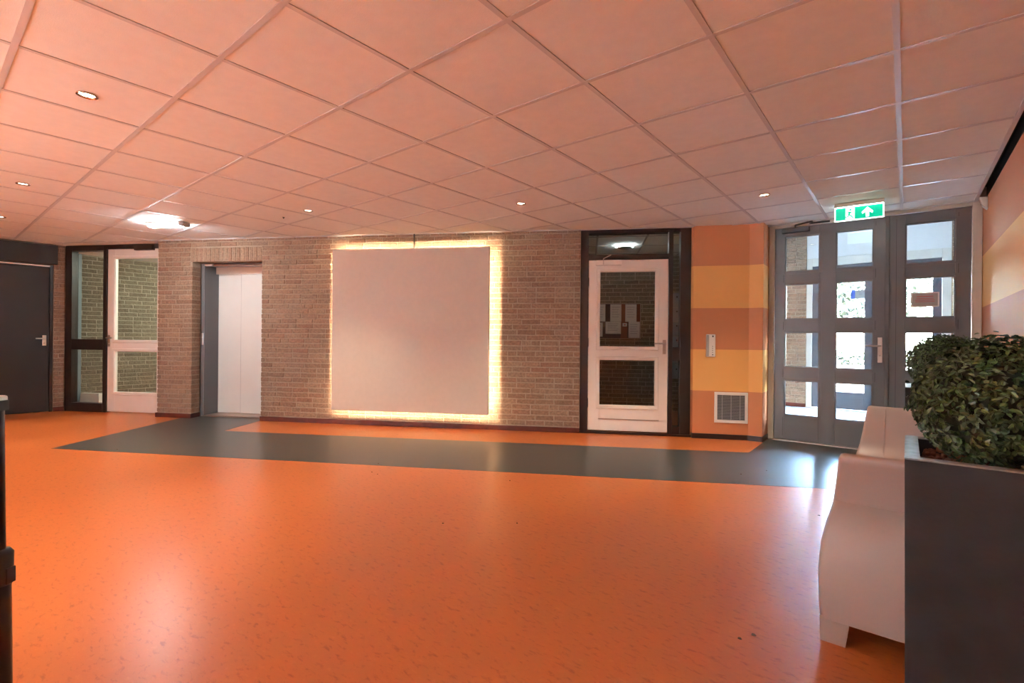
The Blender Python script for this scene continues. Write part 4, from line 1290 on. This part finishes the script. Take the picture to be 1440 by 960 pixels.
for (a_, b2) in ((X(-1.19), X(-0.397)), (X(-0.393), X(0.40))):
    l_ = MB()
    l_.box(a_, a_ + 0.10, 0.03, 0.075, 0.01, 2.298).box(b2 - 0.10, b2, 0.03, 0.075, 0.01, 2.298)
    l_.box(a_ + 0.10, b2 - 0.10, 0.03, 0.075, 2.19, 2.298).box(a_ + 0.10, b2 - 0.10, 0.03, 0.075, 0.01, 0.285)
    lo = l_.build('leaf', 'blue_grey', sd_, bevel=0.002)
    MB().box(a_ + 0.10, b2 - 0.10, 0.05, 0.056, 0.285, 2.19).build('pane', 'glass', lo)
st = thing('door_sticker', 'small blue and grey sticker on the glass of the street door', 'sticker', (-0.58, VY + 0.066, 1.755))
MB().box(-0.095, -0.040, -0.002, 0, 0, 0.13).build('blue_field', 'blue', st)
MB().box(-0.040, 0.10, -0.002, 0, 0, 0.13).build('grey_field', 'plastic_grey', st)
MB().box(0.01, 0.05, -0.0028, -0.002, 0.055, 0.075).build('mark', 'print', st)

# ------------------------------------------------------------------ outside
gw = thing('garden_wall', 'low pale block wall across the pavement outside', 'wall', (-1.0, 13.6, 0))
blk = B(-0.305, 0.305, 0, 0.25, 0, 0.17).mesh('block', M['concrete'])
for k in range(3):
    for i in range(13):
        o = bpy.data.objects.new('block', blk)
        COL.objects.link(o)
        o.parent = gw
        o.location = (-3.8 + i * 0.62 + (0.31 if k % 2 else 0), 0, k * 0.18)
def bush(name, label, cat, loc, rx, ry, rz, n, size, seed):
    r2 = random.Random(seed)
    mb = MB()
    t = thing(name, label, cat, loc)
    for _ in range(n):
        while True:
            v_ = Vector((r2.uniform(-1, 1), r2.uniform(-1, 1), r2.uniform(-1, 1)))
            if 0.55 < v_.length < 1:
                break
        c_ = Vector((v_.x * rx, v_.y * ry, rz + v_.z * rz))
        a_ = Vector((r2.gauss(0, 1), r2.gauss(0, 1), r2.gauss(0, 1))).normalized()
        b2 = a_.cross(Vector((r2.gauss(0, 1), r2.gauss(0, 1), r2.gauss(0, 1)))).normalized()
        s_ = size * r2.uniform(0.6, 1.3)
        mb.add([c_ - a_ * s_, c_ + b2 * s_ * 0.5, c_ + a_ * s_, c_ - b2 * s_ * 0.5], [(0, 1, 2, 3)])
    return t, mb
t = thing('hedge', 'clipped green hedge behind the low wall outside', 'hedge', (-0.5, 14.25, 0))
r2 = random.Random(1)
mb = MB()
for _ in range(11000):
    c_ = Vector((r2.uniform(-4, 4), r2.uniform(-0.3, 0.3), r2.uniform(0.05, 0.84 + 0.05 * r2.random())))
    a_ = Vector((r2.gauss(0, 1), r2.gauss(0, 1), r2.gauss(0, 1))).normalized()
    b2 = a_.cross(Vector((r2.gauss(0, 1), r2.gauss(0, 1), r2.gauss(0, 1)))).normalized()
    s_ = r2.uniform(0.035, 0.075)
    mb.add([c_ - a_ * s_, c_ + b2 * s_ * 0.5, c_ + a_ * s_, c_ - b2 * s_ * 0.5], [(0, 1, 2, 3)])
tag(mb.build('foliage', 'hedge', t), kind='stuff')
for i, (x, y, lab) in enumerate(((-1.6, 30, 'leafy tree outside behind the hedge in line with the left door leaf'), (3.4, 33, 'leafy tree outside behind the hedge in line with the right door leaf'))):
    t, mb = bush('street_tree', lab, 'tree', (x, y, 0), 2.6, 2.2, 1.8, 3500, 0.22, 50 + i)
    fo_ = mb.build('crown', 'hedge', t, (0, 0, 1.7))
    tag(fo_, kind='stuff')
    MB().tube([(0, 0, 0), (0.04, 0, 1.2), (0, 0.03, 2.6)], [0.16, 0.12, 0.08], 10).build('trunk', 'bark', t)

# ------------------------------------------------------------------ added building shell, so that daylight only enters through the glass; unseen light helpers
o = MB().box(-11.2, 1.4, -3.3, VY + 0.2, 3.06, 3.2).build('roof_shell', 'concrete', None)
tag(o, 'flat roof slab added over the lobby and porch against light leaks', 'roof', kind='structure')
o = MB().box(-11.2, -11.0, -3.0, VY + 0.2, 0, 3.06).build('wall_shell_left', 'concrete', None)
tag(o, 'plain outer wall added beyond the corridor against light leaks', 'wall', kind='structure')
o = MB().box(-30, 30, -40, YB - 0.2, -0.3, -0.02).build('bounce_forecourt', 'bounce_forecourt', None)  # added pale ground, bounces daylight up to the ceiling
tag(o, 'pale unseen paving added outside the fill window to bounce daylight', 'paving', kind='structure')
o = MB().box(-30, 30, -15, -14, -0.3, 9).build('sky_screen_block', 'blocker_facade', None)  # added obstruction, keeps horizon sky off the lower walls
tag(o, 'pale unseen block added opposite the front wall to screen off low sky', 'building', kind='structure')
o = MB().box(1.2, 1.4, -3.0, 6.2, 0, 3.06).build('wall_shell_right', 'concrete', None)
tag(o, 'plain outer wall added beyond the striped right wall against light leaks', 'wall', kind='structure')
o = MB().box(-11.0, -2.0, VY, VY + 0.2, 0, 3.06).build('wall_shell_back', 'concrete', None)
tag(o, 'plain outer wall added beside the porch against light leaks', 'wall', kind='structure')
o = MB().box(-14, -5.6, VY + 0.4, 24, 0, 7).build('light_block_wing', 'blocker_facade', None)  # added blocker, trims the sky patch on the striped right wall
tag(o, 'pale unseen wing added outside the street door to cut light on the right wall', 'building', kind='structure')
o = MB().box(1.08, 1.4, 6.1, 6.25, 0, 3.06).build('wall_shell_return', 'concrete', None)
tag(o, 'short outer wall return added beside the porch fill window against light leaks', 'wall', kind='structure')
